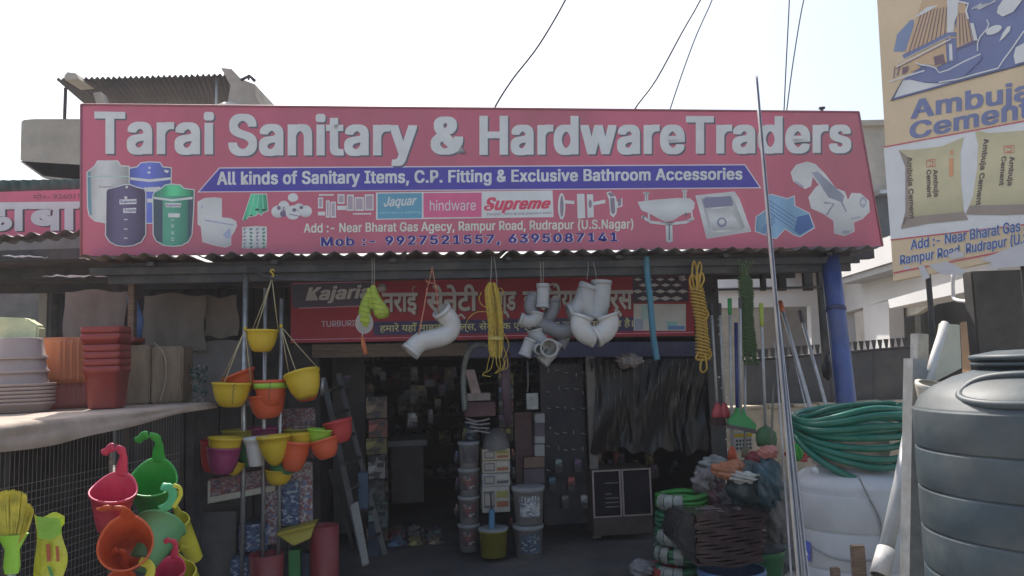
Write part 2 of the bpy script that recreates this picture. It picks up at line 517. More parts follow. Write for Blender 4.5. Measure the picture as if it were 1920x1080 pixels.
# small bracket standing up behind the sign top
B().tube([pt(1541, 225, 0.1), pt(1541, 203, 0.1)], 0.016, 8).tube([pt(1536, 203, .1), pt(1546, 202, .1)], 0.014, 8).obj('bracket', m_iron, label='small dark bracket poking up above the sign near its right end', cat='bracket')

# ================================================================== MAIN SIGN
SP = S(0)
t = T('shop_sign', 'big pink shop signboard reading Tarai Sanitary & HardwareTraders above the awning', 'signboard', pt(900, 470, 0))
q4 = [(152, 196), (1610, 210), (1655, 462), (152, 480)]
m_pink = M('pink_flex', (0.68, 0.17, 0.25), rough=0.45, var=0.16, scale=0.7, dust=0.2, bump=0.35, bscale=1.4, stretch=(1, 1, .35))
B().slab([SP.at(x, y, 0) for x, y in q4], N * 0.05).obj('panel', m_pink, t)
m_alu = M('aluminium', (0.55, 0.55, 0.56), rough=0.35, metal=0.7, var=0.15, scale=8)
for a_, b_ in ((q4[0], q4[1]), (q4[1], q4[2]), (q4[3], q4[0])):
    B().tube([SP.at(*a_, 0.0), SP.at(*b_, 0.0)], 0.011, 6).obj('trim', M('sign_trim', (.38, .14, .18), rough=.5), t)
for i in range(6):
    x = 220 + i * 270
    p = pt(x, 470, 0.09); B().tube([p, p + Z * 1.0], 0.02, 6).obj('stay', m_iron, t)
w_ = P('sign_white', 200, 198, 198); sh = P('sign_grey_shadow', 78, 80, 88)
for body, p0, p1, c0, c1, bo in (("Tarai", (181, 286), (397, 287), 77, 75, 0.032), ("Sanitary", (432, 289), (778, 289), 75, 72, 0.032),
                            ("&", (812, 287), (868, 287), 68, 68, 0.032), ("HardwareTraders", (903, 288), (1592, 284), 71, 66, 0.036)):
    text_on(SP, body, p0, p1, c0, sh, t, lift=0.003, bold=bo, cap1=c1, dx=3, dy=3, name='letter_shadow')
    text_on(SP, body, p0, p1, c0, w_, t, lift=0.006, bold=bo, cap1=c1)
band = [(374, 359), (412, 316), (1396, 310), (1424, 351)]
art(SP, [expand(band, 2.2)], P('band_edge', 190, 160, 180), t, 0.003, 'band_border')
art(SP, [band], P('band_blue', 62, 56, 128), t, 0.006, 'band')
text_on(SP, "All kinds of Sanitary Items, C.P. Fitting & Exclusive Bathroom Accessories", (408, 346), (1391, 336), 24, P('band_text', 205, 208, 222), t, lift=0.009, bold=0.03, cap1=21)
# logo plates
art(SP, [[(705, 361), (1036, 357), (1038, 407), (705, 412)]], P('plate_white', 200, 190, 200), t, 0.003, 'logo_border')
art(SP, [[(708, 363), (791, 362), (791, 409), (708, 410)]], P('plate_teal', 78, 122, 142), t, 0.006, 'logo_plate')
art(SP, [[(794, 362), (903, 361), (903, 407), (794, 408)]], P('plate_rose', 170, 80, 110), t, 0.006, 'logo_plate')
wt = P('plate_text', 212, 215, 222)
text_on(SP, "Jaquar", (720, 387), (781, 384), 17, wt, t, 0.009, bold=0.02, shear=0.35)
text_on(SP, "experience bathing", (712, 401), (788, 400), 5, P('pale_teal', 120, 158, 180), t, 0.009, bold=0.01)
text_on(SP, "hindware", (806, 395), (892, 394), 19, wt, t, 0.009, bold=0.0)
text_on(SP, "Supreme", (910, 394), (1031, 390), 24, P('logo_red', 165, 60, 80), t, 0.009, bold=0.04, shear=0.4, cap1=19)
art(SP, [ell(915, 390, 8, 5)], MATS['logo_red'], t, 0.009, 'print')
art(SP, [ell(916, 390, 3.5, 2)], MATS['plate_white'], t, 0.012, 'print')
text_on(SP, "People...who know plastics best", (913, 404), (1034, 401), 5, P('dim_grey', 120, 110, 120), t, 0.009, bold=0.005)
text_on(SP, "Add :- Near Bharat Gas Agecy, Rampur Road, Rudrapur (U.S.Nagar)", (570, 436), (1187, 428), 17, P('pale_yellow', 214, 196, 158), t, 0.006, bold=0.022)
for lf, bo, mt, nm in ((0.004, 0.062, P('num_white', 196, 182, 205), 'number_outline'), (0.007, 0.03, P('num_navy', 44, 34, 104), 'lettering')):
    text_on(SP, "Mob :- 9927521557, 6395087141", (603, 461), (1157, 452), 16, mt, t, lf, bold=bo, name=nm, spacing=1.12)
# ---- printed pictures
Z1 = zt(150, 290, 5.683); white = P('picture_edge', 200, 190, 198)
def pic(outline, mat, w=2.0, lift=0.006):
    art(SP, [expand(outline, w)], white, t, lift - 0.003, 'picture_border'); art(SP, [outline], mat, t, lift, 'picture')
wtk = Z1([(80, 190), (160, 125), (190, 72), (400, 72), (430, 122), (520, 130), (525, 725), (270, 722), (160, 700), (105, 650), (85, 560)])
pic(wtk, P('print_pale_green', 201, 231, 225, grad=(0, ((0, .55), (.25, .95), (.45, 1), (.75, .7), (1, .45)))))
art(SP, [Z1([(80, 190), (110, 170), (125, 640), (105, 650), (85, 560)])], P('print_teal_shade', 88, 118, 130), t, 0.008, 'picture')
art(SP, [Z1([(85, 225), (520, 225), (520, 238), (85, 238)])], P('print_grey_line', 140, 160, 158), t, 0.009, 'picture')
text_on(SP, "Supreme", Z1([(200, 352)])[0], Z1([(375, 352)])[0], 4, P('dim_grey', 120, 110, 120), t, 0.009, bold=0.01)
btk = Z1([(530, 150), (610, 135), (650, 92), (740, 82), (850, 88), (880, 135), (968, 145), (965, 330), (960, 725), (600, 728), (532, 600)])
pic(btk, P('print_blue', 90, 100, 173, grad=(0, ((0, .55), (.25, .95), (.45, 1), (.75, .7), (1, .45)))), lift=0.012)
art(SP, [Z1([(535, 240), (740, 262), (965, 240), (962, 268), (740, 292), (538, 268)]), Z1([(680, 350), (860, 342), (858, 362), (820, 372), (820, 398), (690, 392)]), Z1([(715, 468), (775, 468), (775, 510), (715, 510)]),
         Z1(ell(735, 190, 18, 12)), Z1(ell(740, 140, 14, 12)), Z1([(895, 160), (950, 168), (935, 195), (900, 185)])], P('print_pale_blue', 170, 175, 205), t, 0.014, 'picture')
gtk = Z1([(780, 440), (800, 400), (870, 365), (905, 330), (965, 318), (1070, 328), (1105, 365), (1212, 378), (1205, 600), (1188, 850), (1150, 925), (1080, 962), (985, 972), (890, 960), (815, 915), (785, 850)])
pic(gtk, P('print_green', 75, 131, 112, grad=(0, ((0, .55), (.25, .95), (.45, 1), (.75, .7), (1, .45)))), lift=0.018)
art(SP, [Z1([(785, 470), (880, 490), (880, 940), (815, 915), (785, 850)]), Z1([(1150, 480), (1205, 470), (1188, 850), (1150, 925)])], P('print_dark_green', 60, 72, 82), t, 0.020, 'picture')
art(SP, [Z1([(880, 380), (905, 335), (965, 322), (1070, 332), (1100, 370), (1180, 390), (1180, 440), (880, 440)])], P('print_mid_green', 80, 168, 124, grad=(0, ((0, .55), (.25, .95), (.45, 1), (.75, .7), (1, .45)))), t, 0.020, 'picture')
art(SP, [Z1([(782, 448), (985, 475), (1200, 448), (1198, 474), (985, 496), (784, 472)]), Z1([(905, 515), (1078, 515), (1072, 562), (915, 560)]), Z1([(940, 625), (1065, 625), (1060, 668), (940, 668)])]
    + [Z1([(972, y), (1004, y), (1000, y + 9), (975, y + 9)]) for y in (690, 745, 765, 820, 838, 885, 908)], P('print_label', 188, 196, 198), t, 0.022, 'picture')
ktk = Z1([(283, 400), (292, 372), (400, 345), (470, 325), (535, 325), (600, 350), (685, 372), (695, 410), (695, 850), (650, 925), (570, 962), (480, 972), (390, 962), (320, 925), (278, 860)])
pic(ktk, P('print_charcoal', 87, 80, 104, grad=(0, ((0, .55), (.25, .95), (.45, 1), (.75, .7), (1, .45)))), lift=0.024)
art(SP, [Z1([(420, 478), (602, 472), (602, 526), (420, 530)])], P('print_rose_label', 205, 165, 175), t, 0.027, 'picture')
art(SP, [Z1([(460, 572), (600, 565), (595, 620), (460, 622)]), Z1(ell(488, 458, 17, 16)), Z1(ell(498, 345, 14, 14))] + [Z1([(468, y), (508, y), (505, y + 10), (470, y + 10)]) for y in (686, 788, 885)], MATS['print_label'], t, 0.027, 'picture')
text_on(SP, "Supreme", Z1([(430, 514)])[0], Z1([(596, 510)])[0], 4.5, P('num_navy', 44, 34, 104), t, 0.029, bold=0.015)
text_on(SP, "Triple", Z1([(470, 608)])[0], Z1([(592, 604)])[0], 5, MATS['num_navy'], t, 0.029, bold=0.015)
text_on(SP, "Supreme", Z1([(918, 550)])[0], Z1([(1068, 550)])[0], 4, MATS['num_navy'], t, 0.024, bold=0.01)
tl = Z1([(1258, 505), (1330, 468), (1430, 460), (1505, 470), (1508, 672), (1600, 682), (1660, 712), (1668, 760), (1640, 820), (1605, 870), (1605, 960), (1550, 985), (1420, 960), (1310, 925), (1292, 765), (1258, 740)])
pic(tl, P('print_white', 200, 198, 204, grad=(2, ((0, .68), (.3, .9), (.6, 1), (1, .86)))), 1.0)
art(SP, [Z1([(1520, 850), (1600, 780), (1610, 860), (1590, 900), (1540, 880)]), Z1([(1330, 690), (1640, 745), (1640, 757), (1330, 705)]), Z1(ell(1300, 560, 10, 16))], P('print_shadow', 128, 134, 156), t, 0.008, 'picture')
Z2 = zt(440, 350, 6.4)
pic(Z2([(200, 92), (378, 92), (398, 285), (345, 305), (318, 338), (285, 310), (250, 345), (160, 360), (128, 405), (100, 392)]), P('print_pipe_green', 80, 161, 126, grad=(0, ((0, .55), (.25, .95), (.45, 1), (.75, .7), (1, .45)))), 1.3)
art(SP, [Z2(stroke([(245, 95), (170, 350)], 9)), Z2(stroke([(290, 95), (260, 330)], 9)), Z2(stroke([(335, 95), (345, 290)], 9))], P('print_pipe_light', 112, 176, 150), t, 0.008, 'picture')
art(SP, [Z2(ell(270, 275, 26, 12)), Z2(ell(350, 280, 26, 12)), Z2(ell(200, 345, 18, 9)), Z2(ell(128, 400, 18, 7))], P('print_dark', 44, 62, 62), t, 0.010, 'picture')
for cx, cy, rx, ry in ((520, 300, 80, 75), (590, 230, 65, 62), (700, 130, 62, 52), (700, 310, 90, 85), (850, 295, 78, 72), (770, 250, 60, 50)):
    art(SP, [Z2(ell(cx, cy, rx, ry))], MATS['print_white'] if cx != 700 else P('print_pearl', 168, 190, 182), t, 0.006 + cx * 3e-6, 'picture')
art(SP, [Z2(ell(530, 255, 22, 26)), Z2(ell(580, 325, 36, 38)), Z2(ell(715, 280, 24, 22)), Z2(ell(800, 250, 22, 20)), Z2(stroke([(650, 330), (760, 350), (790, 385)], 9)), Z2(stroke([(590, 240), (585, 290)], 12))], P('print_dark_violet', 92, 84, 104), t, 0.010, 'picture')
dots = []
for r_ in range(6):
    for c_ in range(4):
        dots.append(Z2(ell(118 + c_ * 76 + (r_ % 2) * 4, 510 + r_ * 43, 21, 13, 10, rot=random.uniform(-1, 1))))
art(SP, [Z2([(88, 488), (170, 478), (260, 472), (385, 480), (388, 620), (380, 735), (240, 742), (150, 745), (82, 738), (95, 610)])], MATS['print_white'], t, 0.006, 'picture')
art(SP, [d for i, d in enumerate(dots) if i % 2], P('print_fitting_green', 74, 108, 92), t, 0.009, 'picture')
art(SP, [d for i, d in enumerate(dots) if not i % 2], P('print_fitting_grey', 118, 116, 122), t, 0.009, 'picture')
lk = [(1010, 90, 1190, 108), (1235, 90, 1320, 205), (1345, 95, 1430, 290), (1440, 125, 1550, 290), (1560, 92, 1668, 285), (1095, 165, 1140, 370), (1150, 180, 1215, 372), (1230, 230, 1340, 280), (1000, 130, 1060, 260), (1420, 318, 1640, 334), (1000, 300, 1085, 345)]
art(SP, [Z2([(a, b_), (c, b_), (c, d), (a, d)]) for a, b_, c, d in lk], P('print_lock', 196, 178, 186), t, 0.006, 'picture')
art(SP, [Z2([(a + 14, b_ + 18), (c - 14, b_ + 18), (c - 14, d - 18), (a + 14, d - 18)]) for a, b_, c, d in lk if d - b_ > 80], P('print_lock_grey', 138, 124, 134), t, 0.008, 'picture')
Z3 = zt(1030, 340, 6.4)
art(SP, [Z3(ell(148, 300, 45, 160)), Z3(stroke([(185, 245), (300, 255)], 40)), Z3([(330, 150), (420, 150), (432, 440), (340, 448)]), Z3([(450, 155), (525, 155), (535, 430), (458, 438)]), Z3(stroke([(520, 270), (672, 240)], 42)),
         Z3([(684, 135), (735, 118), (800, 190), (812, 250), (875, 195), (878, 300), (812, 320), (808, 380), (770, 435), (730, 400), (715, 220)])], MATS['print_lock'], t, 0.006, 'picture')
art(SP, [Z3(ell(150, 300, 22, 130)), Z3(ell(490, 270, 20, 50)), Z3([(700, 145), (740, 130), (785, 175), (740, 190)]), Z3([(730, 200), (782, 200), (790, 370), (765, 400), (738, 360)]), Z3([(825, 215), (860, 205), (862, 285), (825, 300)])], P('print_handle_grey', 112, 100, 112), t, 0.008, 'picture')
pic(Z3([(1065, 250), (1150, 240), (1280, 225), (1540, 205), (1690, 210), (1740, 260), (1735, 320), (1690, 370), (1600, 390), (1480, 465), (1400, 480), (1330, 450), (1200, 380), (1110, 345)]), MATS['print_white'], 0.8)
art(SP, [Z3(stroke([(1165, 130), (1165, 250)], 40)), Z3(stroke([(1125, 140), (1200, 140)], 26)), Z3(stroke([(1625, 105), (1625, 220)], 40)), Z3(stroke([(1590, 115), (1655, 115)], 26)),
         Z3(stroke([(1110, 420), (1220, 490), (1430, 512), (1640, 490), (1735, 440)], 34)), Z3(stroke([(1190, 380), (1200, 480)], 20)), Z3(stroke([(1705, 350), (1715, 450)], 20)), Z3([(1395, 500), (1475, 500), (1482, 720), (1440, 738), (1402, 720)])], MATS['print_white'], t, 0.007, 'picture')
art(SP, [Z3(stroke([(1330, 498), (1500, 495)], 10)), Z3(stroke([(1440, 520), (1440, 705)], 16)), Z3(stroke([(1165, 150), (1165, 240)], 6)), Z3(stroke([(1625, 130), (1625, 210)], 6)), Z3(ell(1130, 430, 12, 20)), Z3(ell(1640, 395, 14, 20)), Z3(stroke([(1650, 478), (1720, 462)], 8))], P('print_chrome_dark', 84, 92, 100), t, 0.010, 'picture')
Z4 = zt(1200, 180, 3.0)
pic(Z4([(315, 562), (530, 540), (558, 580), (622, 760), (378, 800)]), MATS['print_white'], 1.0)
art(SP, [Z4([(345, 580), (370, 565), (510, 558), (528, 580), (590, 735), (575, 752), (470, 765), (400, 768), (385, 740)])], P('print_steel', 168, 170, 184, grad=(0, ((0, .6), (.4, 1), (1, .55)))), t, 0.009, 'picture')
art(SP, [Z4([(352, 585), (372, 570), (510, 563), (525, 600), (520, 618), (365, 630)])], P('print_steel_dark', 104, 104, 124), t, 0.010, 'picture')
art(SP, [Z4([(375, 640), (500, 628), (545, 700), (570, 745), (410, 758)])], P('print_steel_light', 196, 198, 208, grad=(2, ((0, .6), (.5, 1), (1, .7)))), t, 0.011, 'picture')
art(SP, [Z4(ell(460, 712, 27, 28))], MATS['print_steel_dark'], t, 0.013, 'picture'); art(SP, [Z4(ell(460, 708, 17, 17))], MATS['print_white'], t, 0.015, 'picture')
pic(Z4([(720, 560), (740, 555), (830, 580), (865, 565), (870, 620), (950, 660), (980, 740), (900, 790), (870, 780), (815, 745), (765, 800), (650, 760), (655, 680), (715, 640)]), P('print_towel_blue', 112, 142, 186, grad=(0, ((0, .6), (.35, 1), (.6, .75), (1, .95)))), 1.5)
art(SP, [Z4(stroke([(722, 585 + i * 22), (880, 690 + i * 24)], 4)) for i in range(4)] + [Z4(stroke([(760, 670 + i * 18), (690, 745 + i * 14)], 4)) for i in range(3)] + [Z4([(885, 680), (950, 665), (975, 738), (900, 782), (868, 760)])], P('print_towel_dark', 62, 86, 128), t, 0.009, 'picture')
pic(Z4([(850, 430), (880, 390), (940, 372), (985, 385), (1040, 440), (1100, 520), (1150, 540), (1170, 590), (1190, 548), (1240, 550), (1285, 590), (1290, 650), (1250, 690), (1200, 710), (1205, 760), (1150, 785), (1095, 770), (1090, 700), (1030, 660), (965, 630), (950, 570), (990, 515), (1010, 500), (970, 450), (960, 505), (930, 520), (865, 480)]), MATS['print_white'], 1.0)
art(SP, [Z4([(965, 430), (1000, 425), (1150, 560), (1140, 600), (1060, 570), (1015, 500)]), Z4(ell(1255, 598, 20, 30)), Z4(stroke([(1035, 600), (1090, 605), (1050, 670)], 9)), Z4(stroke([(1120, 570), (1160, 650)], 9)), Z4(stroke([(870, 480), (920, 512)], 12)), Z4(ell(1160, 765, 22, 10)), Z4(stroke([(1185, 690), (1240, 680)], 7))], P('print_tap_shade', 140, 142, 156, grad=(0, ((0, 1), (.5, .6), (1, .9)))), t, 0.009, 'picture')
art(SP, [Z4(ell(1255, 598, 12, 21))], MATS['print_steel_light'], t, 0.011, 'picture')

# ================================================================== INNER BANNER
BP = S(1.2)
t = T('inner_banner', 'dark red Hindi shop banner hung under the awning above the opening', 'banner', pt(920, 640, 1.2))
bq = [(545, 530), (1297, 513), (1303, 629), (545, 643)]
B().slab([BP.at(x, y) for x, y in bq], N * 0.03).obj('panel', M('banner_red', (0.50, 0.035, 0.065), rough=0.5, var=0.1, scale=2, dust=0.08), t)
KI = 0.2
art(BP, [[(545, 533), (700, 529), (702, 573), (548, 577)]], P('banner_black', 48, 46, 56, KI), t, 0.004)
text_on(BP, "Kajaria", (575, 563), (694, 558), 24, P('banner_grey', 165, 160, 168, KI), t, 0.008, bold=0.035, shear=0.25)
art(BP, [stroke([(560, 578), (702, 573)], 2), stroke([(548, 532), (700, 528)], 1.5), stroke([(545, 637), (1300, 623)], 1.5)], P('banner_line', 140, 80, 95, KI), t, 0.006)
text_on(BP, "TURBURI", (603, 613), (665, 611), 11, P('banner_mauve', 130, 100, 110, KI), t, 0.008, bold=0.02)
bsh = P('banner_shadow', 60, 25, 32, KI); bcr = P('banner_cream', 205, 150, 140, KI)
for wd, xa, xb in (("तराई", 716, 783), ("सेनेटी", 799, 896), ("एण्ड", 912, 968), ("हाडवेयर", 980, 1092), ("टेडर्स", 1102, 1187)):
    ya = 584 - (xa - 700) * .012; yb = 584 - (xb - 700) * .012
    text_on(BP, wd, (xa, ya), (xb, yb), 33, bsh, t, 0.006, bold=0.03, dx=3, dy=2, name='letter_shadow')
    text_on(BP, wd, (xa, ya), (xb, yb), 33, bcr, t, 0.009, bold=0.028)
art(BP, [stroke([(856, 597), (864, 589), (872, 597)], 4), stroke([(1108, 592), (1115, 585), (1122, 592)], 4), stroke([(1033, 545), (1028, 537), (1036, 532), (1042, 538)], 4)], bcr, t, 0.009, 'lettering')
art(BP, [[(700, 603), (1188, 594), (1190, 621), (700, 629)]], P('banner_navy', 38, 34, 56, KI), t, 0.004)
text_on(BP, "हमारे यहाँ माबल, टाइल्स, सेरािमक एण्ड िबिंडग सामान उपलब्ध है।", (712, 622), (1187, 612), 11, P('banner_yellow', 176, 160, 84, KI), t, 0.009, bold=0.016)
# pictures at the right end
art(BP, [[(1186, 519), (1290, 517), (1291, 565), (1187, 568)]], P('banner_tile_dark', 40, 34, 44, KI), t, 0.004)
tl_ = []
for r_ in range(4):
    for c_ in range(5):
        cx = 1196 + c_ * 21 + (r_ % 2) * 10; cy = 524 + r_ * 10 + r_ * r_ * 0.6; s_ = 8 + r_ * 1.2
        if cx + s_ < 1291: tl_.append([(cx - s_, cy), (cx, cy - 3 - r_ * 0.5), (cx + s_, cy), (cx, cy + 3 + r_ * 0.5)])
art(BP, tl_, P('banner_tile_pale', 150, 130, 150, KI), t, 0.008)
for x0, y0, x1, y1, c in ((1188, 570, 1286, 620, (120, 128, 136)), (1202, 572, 1222, 598, (96, 118, 120)), (1224, 571, 1248, 600, (168, 150, 130)), (1252, 570, 1268, 592, (176, 160, 140)), (1246, 594, 1284, 604, (150, 155, 160)),
                          (1230, 604, 1250, 620, (160, 130, 120)), (1250, 603, 1270, 612, (80, 110, 110)), (1252, 611, 1284, 618, (60, 80, 130)), (1190, 598, 1206, 619, (90, 96, 110))):
    art(BP, [[(x0, y0), (x1, y0), (x1, y1), (x0, y1)]], P('banner_pic_%d_%d' % (x0, y0), *c, KI), t, 0.005 + (x0 - 1188) * 3e-5 + (0.0015 if y0 > 590 else 0.0))

# ================================================================== CEMENT HOARDING (right, near)
e = Vector((0.56, -0.83, 0)).normalized()
nn = Vector((0.83, 0.56, 0)).normalized()
AP = Plane(nn, nn.dot(pty(1660, 400, 5.1)))
t = T('cement_hoarding', 'tall orange and white cement hoarding at the right edge, reading Ambuja Cement', 'hoarding', AP.at(1680, 525))
B().slab([AP.at(1641, -60), AP.at(2120, -60), AP.at(2120, 440), AP.at(1675, 527)], nn * 0.05).obj('panel', M('hoarding_orange', sc(178, 148, 122), rough=.55, var=.08, scale=2, dust=.12), t)
ora = MATS['hoarding_orange']; nav = P('hoarding_navy', 92, 98, 128); hw = P('hoarding_white', 172, 174, 186)
ZA = zt(1640, 0, 4.5)
art(AP, [ZA([(140, 845), (235, 675), (400, 560), (520, 590), (560, 440), (700, 300), (640, 30), (700, -40), (2000, -300), (2000, 360), (1255, 550)])], nav, t, 0.004)
art(AP, [ZA([(165, 825), (235, 680), (300, 672), (430, 700), (560, 705), (650, 690)])], hw, t, 0.008)
art(AP, [ZA([(160, 435), (190, 290), (300, 170), (330, 165), (330, 330), (250, 435)])], P('hoarding_blue_grey', 100, 112, 138), t, 0.005)
art(AP, [ZA([(240, 490), (420, -60), (620, -60), (615, 300)]), ZA([(700, 30), (760, 10), (830, 340), (680, 410)])], P('hoarding_tan', 158, 134, 108), t, 0.008)
ln = [ZA(stroke([(285 + i * 38, 455 - i * 20), (400 + i * 26, 90 - i * 4)], 8)) for i in range(9)] + [ZA(stroke([(720 + i * 32, 380 - i * 12), (715 + i * 20, 110)], 8)) for i in range(4)]
art(AP, ln, P('hoarding_brown', 96, 80, 88), t, 0.012)
art(AP, [ZA([(610, -40), (712, -40), (700, 120), (672, 190), (665, 270), (612, 275)]), ZA([(330, 150), (440, 60), (540, 40), (470, 85), (345, 148)]), ZA([(805, 195), (835, 195), (870, 340), (835, 340)])], hw, t, 0.013)
art(AP, [ZA(stroke([(240, 480), (450, 380), (620, 290), (690, 290)], 36)), ZA([(600, 325), (690, 320), (690, 520), (610, 530)])], nav, t, 0.011)
art(AP, [ZA([(300, 500), (600, 380), (610, 525), (530, 560), (450, 540), (300, 610)])], MATS['hoarding_tan'], t, 0.0125)
art(AP, [ZA([(495, 480), (580, 455), (595, 530), (510, 555)])], MATS['hoarding_brown'], t, 0.0145)
art(AP, [ZA(stroke([(180, 565), (640, 330)], 9)), ZA(stroke([(185, 530), (640, 300)], 5)), ZA(stroke([(120, 690), (420, 595)], 12)), ZA(stroke([(640, 370), (645, 510)], 26))], hw, t, 0.016)
art(AP, [ZA(stroke([(180, 580), (640, 345)], 6)), ZA(stroke([(170, 560), (160, 660)], 8)), ZA(stroke([(210, 560), (190, 640)], 10)), ZA(stroke([(690, 420), (865, 345)], 8)), ZA([(235, 570), (290, 555), (270, 610), (230, 630)])], MATS['hoarding_brown'], t, 0.0175)
art(AP, [ZA([(345, 535), (380, 560), (430, 550), (490, 560), (545, 605), (600, 590), (760, 510), (890, 455), (900, 500), (760, 640), (560, 700), (400, 690), (300, 660), (420, 610), (440, 590), (400, 570)])], nav, t, 0.0185)
art(AP, [ZA(stroke([(345, 530), (385, 545), (470, 555), (515, 575), (545, 612), (620, 590), (760, 515), (895, 455)], 11)), ZA(stroke([(540, 695), (700, 668), (870, 620), (1040, 575), (1090, 500), (1150, 420), (1260, 260)], 12)),
         ZA(stroke([(945, 165), (962, 200), (950, 240), (890, 310), (868, 360), (868, 430)], 11)), ZA(ell(1005, 252, 72, 34, rot=-0.4)), ZA([(1050, 350), (1080, 280), (1120, 225), (1150, 220), (1140, 260), (1090, 320)]),
         ZA([(1030, 110), (1040, 60), (1120, -60), (1290, -60), (1170, 100), (1080, 140)]), ZA([(1185, 540), (1172, 470), (1190, 400), (1300, 340), (1500, 300), (1500, 460)]), ZA(stroke([(820, 75), (905, 30), (870, 80), (1020, 5)], 12)), ZA(stroke([(700, 10), (790, 30), (770, 90), (790, 160)], 16))], hw, t, 0.020)
art(AP, [ZA(stroke([(132, 850), (1260, 540), (2000, 340)], 8)), ZA(stroke([(140, 845), (235, 675)], 6))], P('hoarding_dark_line', 58, 60, 74), t, 0.022)
text_on(AP, "Ambuja", (1710, 222), (1930, 186), 34, nav, t, 0.006, bold=0.03, cap1=36)
text_on(AP, "Cement", (1708, 260), (1930, 219), 30, nav, t, 0.006, bold=0.03, cap1=36)
art(AP, [[(1657, 276), (2120, 190), (2120, 345), (1670, 449)][:2] + [(2120, 398), (1670, 449)]], hw, t, 0.004)
art(AP, [stroke([(1657, 276), (2120, 190)], 2.5), stroke([(1670, 450), (2120, 398)], 2.5)], P('hoarding_red', 150, 70, 80), t, 0.007)
bag = P('bag_olive', 158, 150, 122, grad=(2, ((0, .62), (.35, .95), (.7, 1), (1, .85)))); bagd = P('bag_shade', 118, 108, 100)
ZB = zt(1660, 230, 3.6)
art(AP, [ZB([(90, 183), (200, 182), (380, 160), (530, 98), (505, 200), (510, 420), (530, 600), (560, 655), (300, 680), (105, 718), (135, 600), (135, 300)])], bag, t, 0.008)
art(AP, [ZB([(605, 50), (700, 70), (900, 55), (1300, 20), (1300, 600), (800, 625), (540, 620), (590, 500), (620, 300), (625, 150)])], bag, t, 0.009)
art(AP, [ZB([(90, 183), (150, 230), (160, 640), (105, 718), (135, 600), (135, 300)]), ZB([(130, 640), (530, 600), (560, 655), (300, 680), (105, 718)]), ZB([(570, 560), (1300, 540), (1300, 600), (800, 625), (540, 620)])], bagd, t, 0.011)
dk = P('bag_text', 82, 72, 70)
def vtext(body, x0, y0, x1, y1, cap, mat):      # lettering that runs down the bag
    text_on(AP, body, (1660 + x0 / 3.6, 230 + y0 / 3.6), (1660 + x1 / 3.6, 230 + y1 / 3.6), cap, mat, t, 0.014, bold=0.03, upv=(0.98, -0.2))
vtext("Ambuja Cement", 148, 235, 165, 650, 9, dk); vtext("Ambuja", 322, 320, 330, 500, 8.5, dk); vtext("Cement", 278, 322, 282, 505, 8.5, dk)
vtext("Ambuja Cement", 665, 112, 610, 560, 10, dk); vtext("Ambuja", 840, 232, 825, 425, 9.5, dk); vtext("Cement", 785, 232, 768, 425, 9, dk)
art(AP, [ZB(stroke(q + [q[0]], 5)) for q in ([(278, 255), (335, 245), (335, 295), (280, 300)], [(800, 160), (868, 152), (868, 200), (802, 205)])] + [ZB(stroke([(295, 262), (320, 258), (318, 288), (297, 290)], 6)), ZB(stroke([(818, 168), (850, 165), (848, 194), (818, 196)], 6))], P('bag_red', 160, 84, 80), t, 0.014)
art(AP, [ZB([(430, 240), (458, 236), (458, 360), (430, 365)]), ZB([(435, 190), (455, 180), (460, 215), (438, 220)])], P('bag_orange', 170, 120, 90), t, 0.014)
ad = P('hoarding_deep_blue', 62, 78, 122); ado = P('hoarding_halo', 186, 190, 204)
for bo, mt, lf in ((0.06, ado, 0.007), (0.022, ad, 0.010)):
    text_on(AP, "Add :- Near Bharat Gas Agecy,", (1708, 468), (1978, 422), 18, mt, t, lf, bold=bo, cap1=21)
    text_on(AP, "Rampur Road, Rudrapur (U.S.Nagar)", (1688, 496), (1990, 444), 17, mt, t, lf, bold=bo, cap1=20)
art(AP, [stroke([(1675, 512), (2120, 425)], 3)], MATS['hoarding_red'], t, 0.006)
torn = P('torn_grey', 150, 148, 150)
art(AP, [[(1776, 478), (1792, 470), (1806, 474), (1808, 482), (1784, 486)], [(1838, 486), (1880, 470), (1920, 455), (2000, 440), (2120, 420), (2120, 480), (1850, 505), (1862, 494)], [(1740, 497), (1776, 490), (1812, 508), (1800, 516), (1764, 514)],
         [(1692, 500), (1704, 498), (1708, 504), (1698, 506)], [(1722, 500), (1732, 496), (1744, 520), (1735, 524), (1728, 518)]], torn, t, 0.014, label='torn patches where the print has peeled off')
# frame behind the hoarding
for x in (1722, 1900):
    p = AP.at(x, 300, -0.07); B().tube([Vector((p.x, p.y, 0)), p + Z * 1.5], 0.018, 8).obj('post', m_iron, t)

# ================================================================== BEHIND, LEFT
# neighbour eatery sign
DP = S(1.7)
t = T('eatery_sign', 'pink Hindi eatery sign half hidden behind the left end of the shop sign', 'signboard', DP.at(60, 445))
B().slab([DP.at(-260, 368), DP.at(240, 352), DP.at(240, 440), DP.at(-260, 452)], N * 0.06).obj('panel', M('eatery_pink', sc(190, 84, 104), rough=.5, var=.08, scale=2), t)
for dx, dy, mt, lf, nm in ((4, 2, P('eatery_shadow', 70, 60, 62), 0.004, 'letter_shadow'), (0, 0, P('eatery_white', 176, 182, 180), 0.010, 'lettering')):
    text_on(DP, "ढा", (-34, 431), (52, 430), 46, mt, t, lf, bold=0.04, dx=dx, dy=dy, name=nm)
    text_on(DP, "बा", (53, 430), (148, 429), 46, mt, t, lf, bold=0.04, dx=dx, dy=dy, name=nm)
    art(DP, [[(-60 + dx, 380 + dy), (220 + dx, 377 + dy), (220 + dx, 388 + dy), (-60 + dx, 391 + dy)]], mt, t, lf + .001, nm)
text_on(DP, "मो०- 9260190120", (62, 374), (190, 371), 8, P('eatery_small', 110, 70, 78), t, 0.006, bold=0.01)
